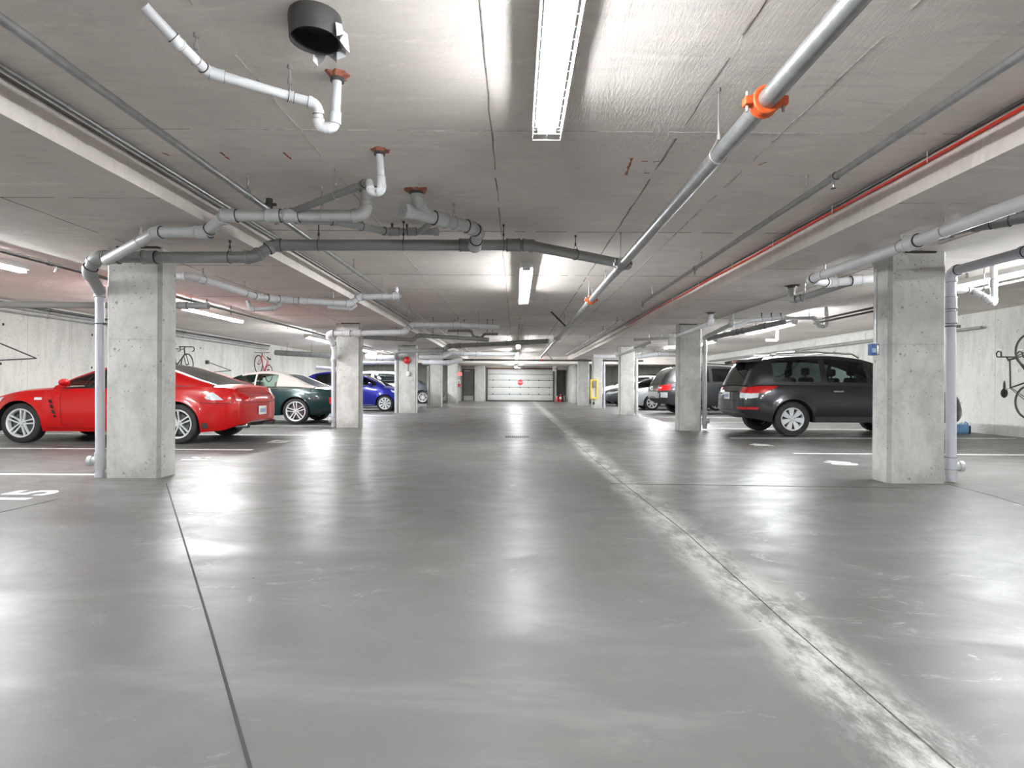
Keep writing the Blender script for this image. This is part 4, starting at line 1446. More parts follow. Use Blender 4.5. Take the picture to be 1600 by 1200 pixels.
red.line('door_seam', DARK, [(-.62, .88), (-.66, .6), (-.6, .35), (-.5, .22)])
red.line('sill_seam', DARK, [(.85, .245), (-.9, .245)], .006)
red.patch('side_vent', DARK, [(.80, .70), (.70, .42)], [(.74, .70), (.66, .42)], n=6, k=1)
for z in (.64, .56, .48):
    red.patch('vent_fin', P_RED, [(.83, z + .02), (.67, z - .01)], [(.83, z), (.67, z - .03)], n=2, k=1, off=.011)
red.patch('side_marker', LENS_C, [(1.02, .735), (.90, .735)], [(1.02, .695), (.90, .695)], n=4, k=1, off=.009)
red.patch('mud_flap', GALV_D, [(-1.66, .34), (-1.74, .34)], [(-1.66, .16), (-1.76, .18)], n=2, k=2, off=.012)
red.patch('tail_light', LENS_R, [(-1.62, .80), (-1.80, .90), (-1.98, .88), (-2.08, .80)], [(-1.66, .74), (-1.84, .70), (-2.0, .69), (-2.09, .70)], n=12, k=4, off=.006)
red.patch('tail_lens', LENS_C, [(-1.70, .75), (-1.80, .84), (-1.9, .78)], [(-1.74, .72), (-1.84, .71), (-1.98, .71)], n=8, k=3, off=.011)
red.patch('tail_light', LENS_R, [(.42, .84), (.72, .82)], [(.42, .70), (.70, .69)], 'rear', n=8, k=3, off=.008)
red.line('boot_seam', DARK, [(-.66, .66), (.66, .66)], .010, 'rear', both=False)
red.line('bumper_seam', DARK, [(-1.62, .66), (-2.08, .655)], .009)
red.line('fuel_seam', DARK, [(-1.0, .84), (-1.12, .84), (-1.12, .72), (-1.0, .72), (-1.0, .84)], .006)
red.plate('rear', .52)
for sg in (-1, 1):
    MB().tube([(-2.25, sg * .5, .285), (-2.05, sg * .5, .285)], .05, 16).tube([(-2.262, sg * .5, .285), (-2.24, sg * .5, .285)], .042, 16, mi=1).build('exhaust_tip', [CHROME, DARK], red.root)
red.mirror(.50, .93)
red.handle(-.42, .80)
red.patch('headlight', LENS_C, [(1.55, .74), (1.85, .66)], [(1.6, .66), (1.92, .58)], n=6, k=3)

# ---- green convertible
grn = Car('convertible', 'dark green convertible with beige soft top', dict(
    paint=P_GRN, wb=2.69, R=.315, Ra=.355, flare=.022, end=.09,
    bottom=[(-2.40, .40), (-2.2, .28), (-1.8, .22), (1.8, .2), (2.2, .22), (2.36, .28)],
    shoulder=[(-2.40, .66), (-2.33, .80), (-2.0, .86), (-1.3, .90), (-.8, .885), (.6, .85), (1.3, .80), (2, .66), (2.36, .5)],
    top=[(-2.40, .68), (-2.33, .83), (-1.9, .90), (-1.2, .93), (0, .88), (.7, .9), (1.4, .84), (2.1, .68), (2.36, .54)],
    plan=[(-2.40, .70), (-2.2, .80), (-1.8, .87), (-1, .89), (0, .885), (1, .88), (1.8, .84), (2.2, .72), (2.36, .55)],
    cab=(-1.5, .7), roof=[(.80, .88), (.45, 1.05), (.15, 1.20), (-.15, 1.285), (-.5, 1.315), (-.85, 1.28), (-1.2, 1.15), (-1.55, .99), (-1.78, .91)],
    ws=.12, rw=-1.02, rjamb=1, soft=1, roof_m=SOFT, wins=[(-.30, .62), (-.86, -.34)], glass=GL_G, rglass=GL_D, minh=.07, tumble=.36, sw=.42, seat_m=SEATL,
    wheel=dict(n=5, w=.05, double=True, rim=.76, t1=1.2), spin=.1), -6.72, 14.92, -1)
grn.line('door_seam', DARK, [(-.55, .86), (-.60, .55), (-.52, .3), (-.4, .24)])
grn.line('door_seam', DARK, [(.72, .82), (.70, .4), (.62, .24)])
grn.line('rub_strip', P_GRN, [(.7, .46), (-.7, .46)], .035, off=.010)
grn.line('sill_trim', CHROME, [(.75, .31), (-.85, .31)], .012)
grn.handle(-.32, .775, CHROME)
grn.patch('tail_light', LENS_R, [(-2.14, .66), (-2.37, .64)], [(-2.16, .50), (-2.37, .50)], n=6, k=3)
grn.patch('tail_light', LENS_R, [(.4, .68), (.74, .66)], [(.4, .50), (.72, .50)], 'rear', n=6, k=3, off=.008)
grn.patch('rear_valance', BLACKPL, [(-1.80, .36), (-2.37, .42)], [(-1.80, .26), (-2.37, .40)], n=8, k=2)
grn.line('belt_trim', CHROME, [(.6, .842), (-.9, .872), (-1.7, .872)], .014, off=.006)
grn.mirror(.55, .88)

# ---- blue hatchback, nose to the aisle
blu = Car('hatchback', 'bright blue hatchback parked nose out between two columns', dict(
    paint=P_BLU, wb=2.5, R=.295, Ra=.335, flare=.02, end=.08,
    bottom=[(-1.95, .40), (-1.7, .26), (1.5, .2), (1.85, .22), (2.0, .28)],
    shoulder=[(-1.95, .85), (-1.8, .98), (0, .96), (.9, .92), (1.4, .84), (1.8, .70), (2.0, .5)],
    top=[(-1.95, .88), (-1.8, 1.0), (0, .98), (.9, .98), (1.4, .91), (1.8, .76), (2.0, .55)],
    plan=[(-1.95, .70), (-1.75, .8), (-1, .845), (0, .85), (1, .845), (1.5, .80), (1.85, .66), (2.0, .5)],
    cab=(-1.7, 1.1), roof=[(1.2, .95), (.75, 1.18), (.25, 1.38), (-.2, 1.47), (-.8, 1.48), (-1.4, 1.40), (-1.72, 1.22), (-1.9, .99)],
    ws=.22, rw=-1.5, wins=[(.42, .92), (-.42, .36), (-1.35, -.50)], glass=GL_M, wglass=[GL_D, GL_D, GL_D], minh=.06,
    wheel=dict(n=9, w=.05, rim=.74, t0=.3, tm=1.0, t1=1.5), rim_m=mat('hubcap', srgb(214, 216, 220), .35), spin=.1), -6.06, 21.95, 1)
blu.line('door_seam', DARK, [(.50, .90), (.52, .5), (.45, .24)])
blu.line('door_seam', DARK, [(-.46, .92), (-.46, .24)])
blu.handle(-.3, .82)
blu.patch('headlight', LENS_C, [(1.45, .80), (1.85, .66)], [(1.5, .72), (1.9, .56)], n=6, k=3)
blu.line('sill_trim', CHROME, [(.9, .25), (-.9, .25)], .02)
blu.mirror(.72, .95)

# ---- grey SUV
suv_t = dict(
    bottom=[(-2.22, .46), (-2.05, .36), (-1.7, .28), (1.7, .28), (2.05, .30), (2.25, .36)],
    shoulder=[(-2.22, .86), (-2.14, .98), (-1.9, 1.03), (0, 1.02), (1, .99), (1.6, .92), (2.1, .80), (2.25, .62)],
    top=[(-2.22, .90), (-2.14, 1.02), (-1.9, 1.07), (0, 1.05), (1.1, 1.07), (1.6, 1.0), (2.1, .86), (2.25, .66)],
    plan=[(-2.22, .74), (-2.05, .83), (-1.6, .885), (-.8, .895), (0, .885), (1, .89), (1.7, .86), (2.1, .74), (2.25, .6)])
fst = Car('suv', 'dark grey estate SUV with roof rails parked beside the blue box column', dict(
    suv_t, paint=P_GRY, wb=2.64, R=.345, Ra=.40, flare=.022, end=.09, tw=.23,
    cab=(-2.0, 1.1), roof=[(1.3, 1.04), (.95, 1.24), (.45, 1.50), (.05, 1.615), (-.5, 1.66), (-1.2, 1.645), (-1.7, 1.60), (-1.92, 1.52), (-2.04, 1.33), (-2.17, 1.02)],
    ws=.42, rw=-1.9, rjamb=1, wins=[(.28, .98), (-.60, .20), (-1.66, -.72)], glass=GL_G, rglass=GL_D, wglass=[GL_G, GL_M, GL_M], tumble=.30, minh=.1, sw=.75,
    seats=((.15, 2), (-.8, 2)),
    wheel=dict(n=7, w=.098, rim=.66, t0=.45, tm=.85, t1=1.25), spin=.1), 6.83, 12.32, 1)
f_ = fst
f_.line('door_seam', DARK, [(-.66, 1.0), (-.68, .80), (-.75, .72)])
f_.line('door_seam', DARK, [(.24, .99), (.26, .60), (.22, .30)])
f_.line('door_seam', DARK, [(1.05, .95), (1.05, .4), (1.0, .30)])
f_.line('door_seam', DARK, [(-.70, .76), (-.78, .62)])
f_.handle(-.42, .90, GALV, .2)
f_.handle(.50, .88, GALV, .2)
f_.patch('sill_cladding', mat('dark_cladding', srgb(62, 62, 64), .5), [(-.88, .40), (.88, .40)], [(-.88, .28), (.88, .28)], n=10, k=2)
f_.patch('tail_light', LENS_R, [(-1.60, 1.0), (-1.9, 1.0), (-2.12, .98)], [(-1.66, .96), (-1.9, .86), (-2.12, .84)], n=10, k=3, off=.008)
f_.patch('tail_lens', LENS_C, [(-1.98, .86), (-2.13, .85)], [(-2.0, .77), (-2.13, .75)], n=8, k=3, off=.008)
f_.patch('tail_light', LENS_R, [(.52, .98), (.80, .97)], [(.54, .86), (.80, .85)], 'rear', n=6, k=3, off=.010)
f_.patch('tail_lens', LENS_C, [(.60, .86), (.80, .85)], [(.62, .76), (.80, .75)], 'rear', n=6, k=3, off=.010)
f_.patch('reflector', LENS_R, [(.52, .575), (.76, .575)], [(.52, .53), (.76, .53)], 'rear', n=4, k=1, off=.010)
f_.patch('reflector', LENS_R, [(-1.98, .575), (-2.16, .575)], [(-2.0, .53), (-2.16, .53)], n=4, k=1, off=.010)
f_.patch('bumper_valance', BLACKPL, [(-.72, .50), (.72, .50)], [(-.6, .42), (.6, .42)], 'rear', n=10, k=2, both=False)
f_.line('bumper_seam', DARK, [(-1.72, .70), (-2.18, .70)], .010)
f_.line('hatch_seam', DARK, [(-.78, .70), (.78, .70)], .012, 'rear', both=False)
f_.patch('chrome_strip', CHROME, [(-.45, .90), (.45, .90)], [(-.45, .875), (.45, .875)], 'rear', n=8, k=1, both=False, off=.012)
f_.plate('rear', .80)
f_.mirror(.95, 1.02, P_GRY)
sp_ = MB()
for sg in (1,):
    v = []
    for i in range(9):
        y = -.62 + 1.24 * i / 8
        dz = -.02 * (abs(y) / .62) ** 2
        v += [(-1.78, y, 1.615 + dz), (-2.16, y * .98, 1.55 + dz), (-2.13, y * .96, 1.50 + dz), (-1.86, y, 1.53 + dz)]
    f = []
    for i in range(8):
        for k in range(4):
            f.append((i * 4 + k, i * 4 + (k + 1) % 4, (i + 1) * 4 + (k + 1) % 4, (i + 1) * 4 + k))
    f += [(0, 1, 2, 3), (35, 34, 33, 32)]
    sp_.add(v, f)
sp_.build('roof_spoiler', BLACKPL, f_.root)
MB().box((-2.165, -.16, 1.505), (-2.15, .16, 1.53)).build('brake_light', LENS_R, f_.root, smooth=False)


def rails(car, xa, xb, y, z, m):
    for sg in (-1, 1):
        MB().tube([(xa, sg * y, z - .06), (xa + .12, sg * y, z + .015), ((xa + xb) / 2, sg * (y + .01), z + .045), (xb - .14, sg * y, z + .01), (xb, sg * y, z - .07)], .019, 10).build('roof_rail', m, car.root)


rails(f_, -1.62, .15, .585, 1.655, CHROME)
for x in (-1.15, -.35):
    MB().tube([(x, -.60, 1.695), (x, .60, 1.695)], .016, 8).build('roof_bar', BLACKPL, f_.root)
MB().box((.52, -.1, 1.40), (.55, .1, 1.46), bev=.01).tube([(.535, 0, 1.46), (.47, 0, 1.53)], .008, 6).build('inner_mirror', BLACKPL, f_.root)

# ---- big dark SUV farther back
exp_ = Car('suv', 'large dark SUV with black roof parked behind the second column', dict(
    paint=P_DRK, wb=2.86, R=.38, Ra=.43, flare=.02, end=.08, tw=.25,
    bottom=[(-2.45, .55), (-2.25, .40), (-1.8, .32), (1.8, .32), (2.25, .34), (2.45, .42)],
    shoulder=[(-2.45, .92), (-2.38, 1.05), (-2.0, 1.10), (0, 1.09), (1.1, 1.06), (1.9, .98), (2.3, .88), (2.45, .66)],
    top=[(-2.45, .95), (-2.38, 1.08), (-2.0, 1.13), (0, 1.12), (1.2, 1.14), (1.9, 1.07), (2.3, .94), (2.45, .7)],
    plan=[(-2.45, .84), (-2.25, .93), (-1.6, .985), (0, .99), (1, .985), (1.9, .94), (2.3, .84), (2.45, .7)],
    cab=(-2.2, 1.2), roof=[(1.45, 1.12), (1.05, 1.36), (.65, 1.60), (.2, 1.71), (-.6, 1.75), (-1.5, 1.73), (-1.95, 1.66), (-2.18, 1.46), (-2.40, 1.08)],
    ws=.6, rw=-1.95, rjamb=0, wins=[(.38, 1.08), (-.62, .28), (-1.75, -.74)], glass=GL_D, wglass=[GL_D, GL_K, GL_K], tumble=.28, minh=.1, sw=.9, roof_m=mat('black_roof', srgb(30, 31, 33), .3, coat=.8), pillar_m=mat('black_roof', srgb(30, 31, 33), .3),
    wheel=dict(n=5, w=.07, double=True, rim=.70), spin=.1), 7.46, 20.9, 1)
exp_.patch('tail_light', LENS_R, [(-2.05, 1.06), (-2.38, 1.02)], [(-2.1, .86), (-2.40, .86)], n=6, k=3, off=.01)
exp_.patch('tail_light', LENS_R, [(.60, 1.04), (.90, 1.02)], [(.62, .84), (.90, .84)], 'rear', n=6, k=3, off=.01)
exp_.patch('tail_lens', LENS_C, [(.66, .97), (.86, .96)], [(.66, .91), (.86, .91)], 'rear', n=4, k=2, off=.016)
exp_.patch('bumper_cover', P_SIL, [(-.85, .80), (.85, .80)], [(-.8, .58), (.8, .58)], 'rear', n=10, k=3, both=False, off=.012)
exp_.patch('bumper_cover', P_SIL, [(-2.2, .78), (-2.42, .78)], [(-2.2, .60), (-2.42, .60)], n=4, k=3, off=.012)
exp_.line('door_seam', DARK, [(-.68, 1.08), (-.70, .4)])
exp_.line('door_seam', DARK, [(.32, 1.08), (.32, .4)])
exp_.patch('sill_cladding', BLACKPL, [(-.95, .42), (.95, .42)], [(-.95, .32), (.95, .32)], n=8, k=2)
rails(exp_, -1.7, .3, .64, 1.745, BLACKPL)
exp_.plate('rear', .92)
exp_.mirror(1.02, 1.1, BLACKPL)
exp_.handle(-.42, .98)
exp_.handle(.52, .97)


# ---- plainer cars seen in the gaps
def sedan(label, pm, X, Y, head, L=1.0, H=1.42, glass=GL_D, tail=False):
    k = H / 1.42
    c = Car('sedan', label, dict(
        paint=pm, wb=2.65, R=.31, Ra=.35, flare=.02, end=.08,
        bottom=[(-2.15, .40), (-1.95, .28), (1.8, .2), (2.1, .22), (2.25, .30)],
        shoulder=[(-2.15, .80), (-2.05, .93), (-1.5, .97), (0, .93), (1, .89), (1.6, .82), (2.05, .70), (2.25, .52)],
        top=[(-2.15, .84), (-2.05, .98), (-1.5, 1.03), (0, .95), (1.05, .96), (1.6, .90), (2.05, .76), (2.25, .56)],
        plan=[(-2.15, .72), (-1.95, .82), (-1, .89), (0, .89), (1, .885), (1.7, .84), (2.1, .70), (2.25, .55)],
        cab=(-1.6, 1.0), roof=[(1.1, .94), (.7, 1.15), (.25, 1.33 * k), (-.2, 1.41 * k), (-.7, 1.40 * k), (-1.2, 1.24 * k), (-1.75, 1.02)],
        ws=.22, rw=-.95, wins=[(-.24, .78), (-1.15, -.32)], glass=glass, minh=.07,
        wheel=dict(n=7, w=.04, rim=.7), spin=.1), X, Y, head)
    c.patch('headlight', LENS_C, [(1.62, .76), (2.0, .68)], [(1.68, .66), (2.06, .58)], n=6, k=3, off=.008)
    c.patch('headlight', LENS_C, [(.5, .68), (.8, .72)], [(.5, .58), (.76, .60)], 'front', n=6, k=3, off=.008)
    c.patch('grille', BLACKPL, [(-.42, .60), (.42, .60)], [(-.36, .44), (.36, .44)], 'front', n=8, k=2, both=False, off=.008)
    c.patch('lower_grille', BLACKPL, [(-.6, .38), (.6, .38)], [(-.5, .31), (.5, .31)], 'front', n=8, k=2, both=False, off=.008)
    c.line('door_seam', DARK, [(-.28, .92), (-.28, .26)])
    c.line('door_seam', DARK, [(.8, .88), (.78, .26)])
    c.handle(-.12, .82)
    c.mirror(.72, .93)
    return c


def wagon(label, pm, X, Y, head, H=1.65, glass=GL_D, rail=None, R=.34):
    k = H / 1.66
    rb = [(1.3, 1.04), (.95, 1.24), (.45, 1.49 * k), (.05, 1.615 * k), (-.5, 1.66 * k), (-1.2, 1.645 * k), (-1.7, 1.58 * k), (-1.95, 1.42 * k), (-2.14, 1.02)]
    c = Car('wagon', label, dict(
        suv_t, paint=pm, wb=2.64, R=R, Ra=R + .05, flare=.02, end=.08, cab=(-2.0, 1.1), roof=rb, ws=.42, rw=-1.75, rjamb=1,
        wins=[(.28, .98), (-.60, .20), (-1.62, -.72)], glass=glass, tumble=.30, minh=.1, sw=.75,
        wheel=dict(n=6, w=.05, double=True, rim=.7), spin=.1), X, Y, head)
    c.patch('headlight', LENS_C, [(1.68, .86), (2.02, .80)], [(1.72, .74), (2.06, .68)], n=6, k=3, off=.008)
    c.patch('headlight', LENS_C, [(.52, .78), (.82, .82)], [(.52, .66), (.8, .70)], 'front', n=6, k=3, off=.008)
    c.patch('grille', BLACKPL, [(-.42, .76), (.42, .76)], [(-.38, .58), (.38, .58)], 'front', n=8, k=2, both=False, off=.008)
    c.patch('tail_light', LENS_R, [(.55, .98), (.80, .97)], [(.56, .76), (.80, .75)], 'rear', n=6, k=3, off=.010)
    c.line('door_seam', DARK, [(-.66, 1.0), (-.68, .8)])
    c.line('door_seam', DARK, [(.24, .99), (.24, .30)])
    c.handle(-.42, .90)
    c.mirror(.95, 1.02)
    if rail:
        rails(c, -1.6, .1, .58, 1.65 * k, rail)
    return c


GL_T = glass_mat('deep_green_glass', (.05, .22, .14, 1), .06)
wagon('white wagon with deep green windows parked behind the blue hatchback', P_WHT, -6.6, 24.6, -1, 1.56, GL_T)
wagon('dark charcoal wagon seen between the fire bell column and the next', P_CHA, -6.2, 31.0, 1, 1.5, GL_D)
sedan('silver sedan parked nose out beside the large dark SUV', P_SIL, 6.95, 24.6, -1, glass=GL_M)
sedan('dark grey sedan with pale headlight parked nose out in front of the white wagon', P_CHA, 6.75, 29.6, -1)
wagon('white wagon with black roof rails behind the dark grey sedan', P_WHT, 6.8, 32.6, -1, 1.62, GL_K, BLACKPL)


# ================================================================== small things on columns, walls and floor
q = PD(1366.5, 546, 5.93)
bb = thing('switch_box', 'small blue enamelled box on the column side below the conduit', 'box', q)
MB().box((-.05, -.03, -.062), (.035, .035, .055), bev=.006).build('body', BLUEB, bb)
MB().box((-.045, -.035, -.035), (-.005, -.029, .01), bev=.002).build('plate', mat('pale_plate', srgb(164, 190, 216), .4), bb)
MB().box((.0, -.036, -.055), (.03, -.029, .045), bev=.002).build('cover', GALV, bb)

q = PD(636, 563, 20.17)
fb = thing('fire_bell', 'round red fire bell high on a column', 'bell', q)
MB().lathe([(.0001, -.09), (.06, -.085), (.105, -.06), (.125, -.02), (.125, 0)], 24, 'y').build('gong', RED, fb)
MB().lathe([(.0001, -.10), (.02, -.098), (.024, -.085)], 12, 'y').build('cap_nut', CHROME, fb)
MB().box((-.07, -.015, -.07), (.07, .03, .07)).build('back_box', RED, fb, smooth=False)
cb = run('conduit', 'thin conduit above and below the red fire bell', [PD(637, 548, 20.18), PD(637, 582, 20.18)], .012, GALV, cat='conduit', n=8)
q = PD(637.5, 584, 20.18)
ps = thing('pull_station', 'small white pull station under the red fire bell', 'switch', q)
MB().box((-.05, -.05, -.08), (.05, .02, .08), bev=.01).build('body', WHITE, ps)
MB().box((-.03, -.06, -.03), (.03, -.049, .0)).build('handle', LIGHTGREY, ps, smooth=False)

q = PD(1050, 533, 12.7)
el = thing('emergency_light', 'white emergency light at the head of the column before the dark SUV', 'emergency light', q)
MB().box((-.075, -.05, -.1), (.06, .04, .06), bev=.012).build('body', WHITE, el)
for sx in (-1, 1):
    MB().lathe([(.0001, -.05), (.04, -.045), (.045, -.01), (.02, .02)], 14, 'y', (sx * .045, -.02, .11)).build('lamp_head', WHITE, el)

q = PD(928, 608, 25.47)
yb = thing('intercom_box', 'yellow framed box with a dark panel hung on a column', 'box', q)
for a, b in (((-.16, -.06, -.43), (-.1, 0, .43)), ((.1, -.06, -.43), (.16, 0, .43)), ((-.1, -.06, .36), (.1, 0, .43)), ((-.1, -.06, -.43), (.1, 0, -.36))):
    MB().box(a, b, bev=.006).build('frame_bar', YELLOW, yb)
MB().box((-.1, -.01, -.36), (.1, .0, .36)).build('back_plate', LIGHTGREY, yb, smooth=False)
MB().box((-.075, -.07, .08), (.075, -.01, .32), bev=.01).build('dark_panel', GREYDOOR, yb)
MB().box((-.05, -.05, -.68), (.03, 0, -.58), bev=.008).build('black_plug', BLACKPL, yb)
MB().tube([(-.01, -.03, -.43), (-.01, -.03, -.6)], .008, 6).build('cord', BLACKPL, yb)

q = PD(718, 584.5, 34.6)
ex = thing('exit_sign', 'lit red exit sign high beside the grey door', 'sign', q)
MB().box((-.17, -.03, -.1), (.14, .03, .1), bev=.008).build('box', EXITM, ex)
MB().tube([(0, 0, .1), (0, 0, ZD - q.z)], .012, 8).build('stem', WHITE, ex)
text_mesh('lettering', 'EXIT', .14, RED, ex, (-.015, -.033, 0), (math.pi / 2, 0, 0))

pa = thing('pier', 'concrete pier between the last column and the grey door', 'column', PD(718, 630, 34.8) * 1)
pa.location = (-3.72, 35.6, 0)
MB().box((-.28, -.15, 0), (.28, .8, ZD)).build('shaft', COLM, pa, smooth=False)
q = PD(717, 599, 35.4)
fe = thing('extinguisher_sign', 'red and white extinguisher sign below the exit sign', 'sign', q)
MB().box((-.09, -.02, -.22), (.09, .015, .22), bev=.004).build('plate', WHITE, fe)
MB().box((-.09, -.026, -.22), (.09, -.018, -.02)).build('red_band', RED, fe, smooth=False)
MB().tube([(.0, -.03, -.0), (.0, -.03, .14)], .03, 10).tube([(.0, -.03, .14), (.0, -.03, .18)], .012, 8).build('symbol', GREYDOOR, fe)

q = PD(813, 597.5, Y1 + .05)
st = thing('stop_sign', 'red octagonal stop sign hung on the white garage door', 'sign', q)
oc = [(.205 * math.cos(math.pi / 8 + k * math.pi / 4), .205 * math.sin(math.pi / 8 + k * math.pi / 4)) for k in range(8)]


def octo(s, y0, y1):
    return MB().add([(a * s, y0, b * s) for a, b in oc] + [(a * s, y1, b * s) for a, b in oc], [tuple(range(8)), tuple(range(8, 16))[::-1]] + [(i, (i + 1) % 8, 8 + (i + 1) % 8, 8 + i) for i in range(8)])


octo(1, -.012, 0).build('border', WHITE, st, smooth=False)
octo(.92, -.018, -.011).build('plate', RED, st, smooth=False)
text_mesh('lettering', 'STOP', .135, WHITE, st, (0, -.02, 0), (math.pi / 2, 0, 0))

op = thing('door_opener', 'motor opener with chain rail above the white garage door', 'door opener', (.3, Y1 - 1.2, ZD))
MB().box((-.16, -.2, -.22), (.16, .25, -.08), bev=.02).build('motor', GALV_D, op)
MB().box((-.03, .2, -.16), (.03, 1.15, -.11)).build('rail', GALV, op, smooth=False)
MB().tube([(-.1, 0, -.1), (-.1, 0, 0)], .01, 6).tube([(.1, 0, -.1), (.1, 0, 0)], .01, 6).build('bracket', GALV, op)
wb_ = thing('junction_box', 'small white box above the corner of the garage door', 'box', PD(866, 576, 35.6))
MB().box((-.1, -.1, -.16), (.1, .1, .16), bev=.015).build('body', WHITE, wb_)
MB().box((-.07, -.115, -.1), (.07, -.098, .1), bev=.004).build('cover', LIGHTGREY, wb_)

for (px, lab, m_, h, r) in ((870.5, 'red canister standing left in the recess beside the garage door', RED, .34, .09), (876, 'red canister with white label in the recess beside the garage door', RED, .46, .085), (882, 'grey canister standing in the recess beside the garage door', GALV_D, .36, .08)):
    q = PD(px, 620, 35.9)
    cn = thing('canister', lab, 'canister', (q.x, q.y, 0), 'canisters beside the garage door')
    MB().lathe([(.0001, 0), (r, 0), (r, h * .75), (r * .8, h * .85), (r * .3, h * .9), (r * .3, h), (.0001, h)], 16).build('body', m_, cn)
    MB().lathe([(r * .36, h * .92), (r * .36, h * 1.05), (.0001, h * 1.05)], 12).build('cap', WHITE, cn)
    if 'white' in lab:
        MB().lathe([(r * 1.02, h * .35), (r * 1.02, h * .65)], 16).build('paper_label', WHITE, cn)


# wall racks: folding steel triangles
def rack(pts, label):
    o = thing('bike_rack', label, 'bike rack', pts[1], 'folding bike racks on the wall')
    MB().tube([pts[0], pts[1]], .014, 8).build('strut', GALV_D, o, world=True)
    MB().tube([pts[1], pts[2]], .014, 8).build('arm', GALV_D, o, world=True)
    for p in (pts[0], pts[2]):
        MB().box(p + Vector((-.095, -.03, -.06)), p + Vector((.02, .03, .06)), bev=.005).build('bracket', GALV_D, o, world=True)


def onwall(px, py, x):
    a = PD(px, py, 1) - Vector((0, 0, CAMZ))
    k = x / a.x
    return Vector((x, k * a.y, CAMZ + a.z * k))


rack([onwall(-20, 528, XL + .1), onwall(57, 560, XL + .5), onwall(-20, 564, XL + .1)], 'folded steel triangle bike rack on the wall above the bonnet of the red coupe')
rack([onwall(326, 566, XL + .1), onwall(361, 579, XL + .4), onwall(325, 582, XL + .1)], 'folded steel triangle bike rack on the wall above the boot of the red coupe')


# ---- bicycles
def bicycle(label, fm, wheel_r, mw, drop=True):
    o = thing('bicycle', label, 'bicycle')
    wbx = .5
    for sx in (-1, 1):
        c_ = (sx * wbx, 0, wheel_r)
        ty = MB().ring(c_, (0, 1, 0), wheel_r - .014, .016, 40, 8).build('wheel', RUBBER, o)
        rm = MB().ring(c_, (0, 1, 0), wheel_r - .034, .009, 36, 6).lathe([(.02, -.03), (.02, .03)], 10, 'y', c_)
        rm.build('rim', mw, ty)
        sp = MB()
        for k in range(20):
            a = 2 * math.pi * k / 20
            sp.tube([(c_[0] + .02 * math.cos(a + .4), (-1) ** k * .025, c_[2] + .02 * math.sin(a + .4)), (c_[0] + (wheel_r - .035) * math.cos(a), 0, c_[2] + (wheel_r - .035) * math.sin(a))], .0013, 4)
        sp.build('spoke', ROD, ty)
    bbk = Vector((-.07, 0, .28))
    st_ = Vector((-.22, 0, .78))
    ht, hb = Vector((.34, 0, .80)), Vector((.37, 0, .66))
    rw, fw = Vector((-wbx, 0, wheel_r)), Vector((wbx, 0, wheel_r))
    f = MB().tube([bbk, st_], .016, 8).tube([st_, ht], .015, 8).tube([bbk, hb], .018, 8).tube([ht + (ht - hb) * .3, hb], .019, 8)
    for sy in (-1, 1):
        d = Vector((0, sy * .045, 0))
        f.tube([bbk + d * .5, rw + d], .009, 6).tube([st_ + d * .4, rw + d], .008, 6)
    f.build('frame', fm, o)
    fk = MB()
    for sy in (-1, 1):
        fk.tube([hb, hb + Vector((.02, sy * .04, -.06)), fw + Vector((0, sy * .05, 0))], .011, 6)
    fk.build('fork', fm, o)
    MB().tube([st_, Vector((-.25, 0, .90))], .013, 8).build('seat_post', GALV, o)
    sd = MB().ball((-.33, 0, .925), .1, 8, (1.0, .75, .3)).ball((-.2, 0, .925), .08, 8, (1.6, .3, .28))
    sd.build('saddle', BLACKPL, o)
    h0 = ht + Vector((.06, 0, .08))
    hbar = MB().tube([ht + Vector((-.01, 0, .02)), h0], .014, 8)
    if drop:
        for sy in (-1, 1):
            hbar.tube([h0, h0 + Vector((0, sy * .19, 0)), h0 + Vector((.07, sy * .21, -.01)), h0 + Vector((.11, sy * .21, -.05)), h0 + Vector((.09, sy * .21, -.12)), h0 + Vector((-.02, sy * .22, -.14))], .013, 8)
    else:
        hbar.tube([h0 + Vector((-.03, -.3, .03)), h0, h0 + Vector((-.03, .3, .03))], .012, 8)
    hbar.build('handlebar', BLACKPL, o)
    if drop:
        br = MB()
        for sy in (-1, 1):
            br.tube([h0 + Vector((.10, sy * .21, .0)), h0 + Vector((.15, sy * .21, -.04)), h0 + Vector((.14, sy * .21, -.14))], .007, 6)
        br.build('brake_lever', WHITE, o)
    cr = MB().ring(bbk + Vector((0, -.05, 0)), (0, 1, 0), .09, .006, 24, 5).tube([bbk + Vector((0, -.07, 0)), bbk + Vector((.12, -.07, -.11))], .01, 6).tube([bbk + Vector((0, .07, 0)), bbk + Vector((-.12, .07, .11))], .01, 6).tube([bbk + Vector((0, -.08, 0)), bbk + Vector((0, .08, 0))], .018, 8)
    cr.build('crankset', GALV_D, o)
    for s_ in (-1, 1):
        p = bbk + Vector((-s_ * .12, s_ * .11, s_ * .11))
        MB().box(p + Vector((-.04, -.045, -.012)), p + Vector((.04, .045, .012)), bev=.004).build('pedal', LENS_A if s_ < 0 else BLACKPL, o)
    return o


BK = mat('black_bike_paint', srgb(38, 36, 36), .35)
b1 = bicycle('black road bicycle hung upright by one wheel on the wall past the blue box column', BK, .34, GALV_D)
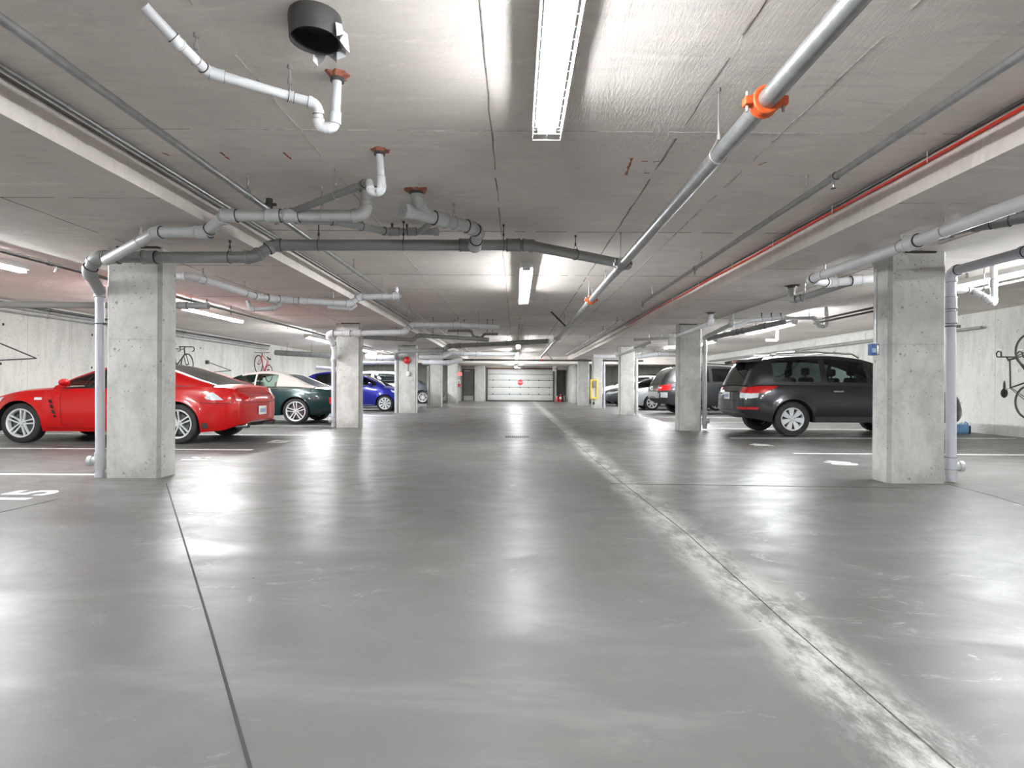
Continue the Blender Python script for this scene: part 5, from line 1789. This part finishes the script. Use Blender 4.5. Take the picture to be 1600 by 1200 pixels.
# standing on its tail along the wall: forward = up, top tube side = away from the camera
b1.rotation_mode = 'QUATERNION'
b1.rotation_quaternion = Matrix(((0, 1, 0), (0, 0, 1), (1, 0, 0))).to_quaternion()
b1.location = (XR - .3, 10.75, 1.22)
b2 = bicycle('bicycle with red frame hung on the wall above the green convertible', RED, .36, GALV_D, False)
b2.rotation_mode = 'QUATERNION'
b2.rotation_quaternion = (Matrix(((0, 1, 0), (-1, 0, 0), (0, 0, 1))) @ Matrix.Rotation(-.35, 3, 'Y')).to_quaternion()
b2.location = (XL + .3, 22.95, 1.25)
b3 = bicycle('dark bicycle on the wall half hidden behind the front column', BK, .34, GALV_D)
b3.rotation_mode = 'QUATERNION'
b3.rotation_quaternion = Matrix(((0, -1, 0), (1, 0, 0), (0, 0, 1))).to_quaternion()
b3.location = (XL + .3, 17.2, 1.22)
# loose silver wheel on the floor by the wall
lw = thing('bicycle_wheel', 'loose silver bicycle wheel standing on the floor below the hung black bicycle', 'wheel', (XR - .32, 10.72, .30))
a_ = MB().ring((0, 0, 0), (1, .35, 0), .285, .017, 40, 8).build('rim', CHROME, lw)
MB().ring((0, 0, 0), (1, .35, 0), .262, .012, 36, 6).build('tyre', RUBBER, lw)
sp = MB()
ax = Vector((1, .35, 0)).normalized()
u_ = ax.orthogonal().normalized()
w_ = ax.cross(u_)
for k in range(18):
    a = 2 * math.pi * k / 18
    sp.tube([ax * .03 * (-1) ** k, (u_ * math.cos(a) + w_ * math.sin(a)) * .265], .0015, 4)
sp.tube([ax * -.04, ax * .04], .018, 8)
sp.build('spokes', ROD, lw)

# jug and dark pad at the nose of the SUV
q = PD(1503, 672, 12.6)
jg = thing('jug', 'light blue plastic jug on the floor by the wall beyond the blue box column', 'jug', (q.x, q.y, 0))
MB().box((-.13, -.09, 0), (.1, .09, .2), bev=.03).build('body', LIGHTBLUE, jg)
MB().tube([(-.02, 0, .19), (-.02, 0, .24)], .03, 12).build('cap', WHITE, jg)
MB().tube([(.04, 0, .19), (.07, 0, .25), (.12, 0, .22), (.12, 0, .12)], .013, 8).build('handle', LIGHTBLUE, jg)
MB().box((.1, -.08, .0), (.14, .08, .17), bev=.01).build('dark_side', BLACKPL, jg)
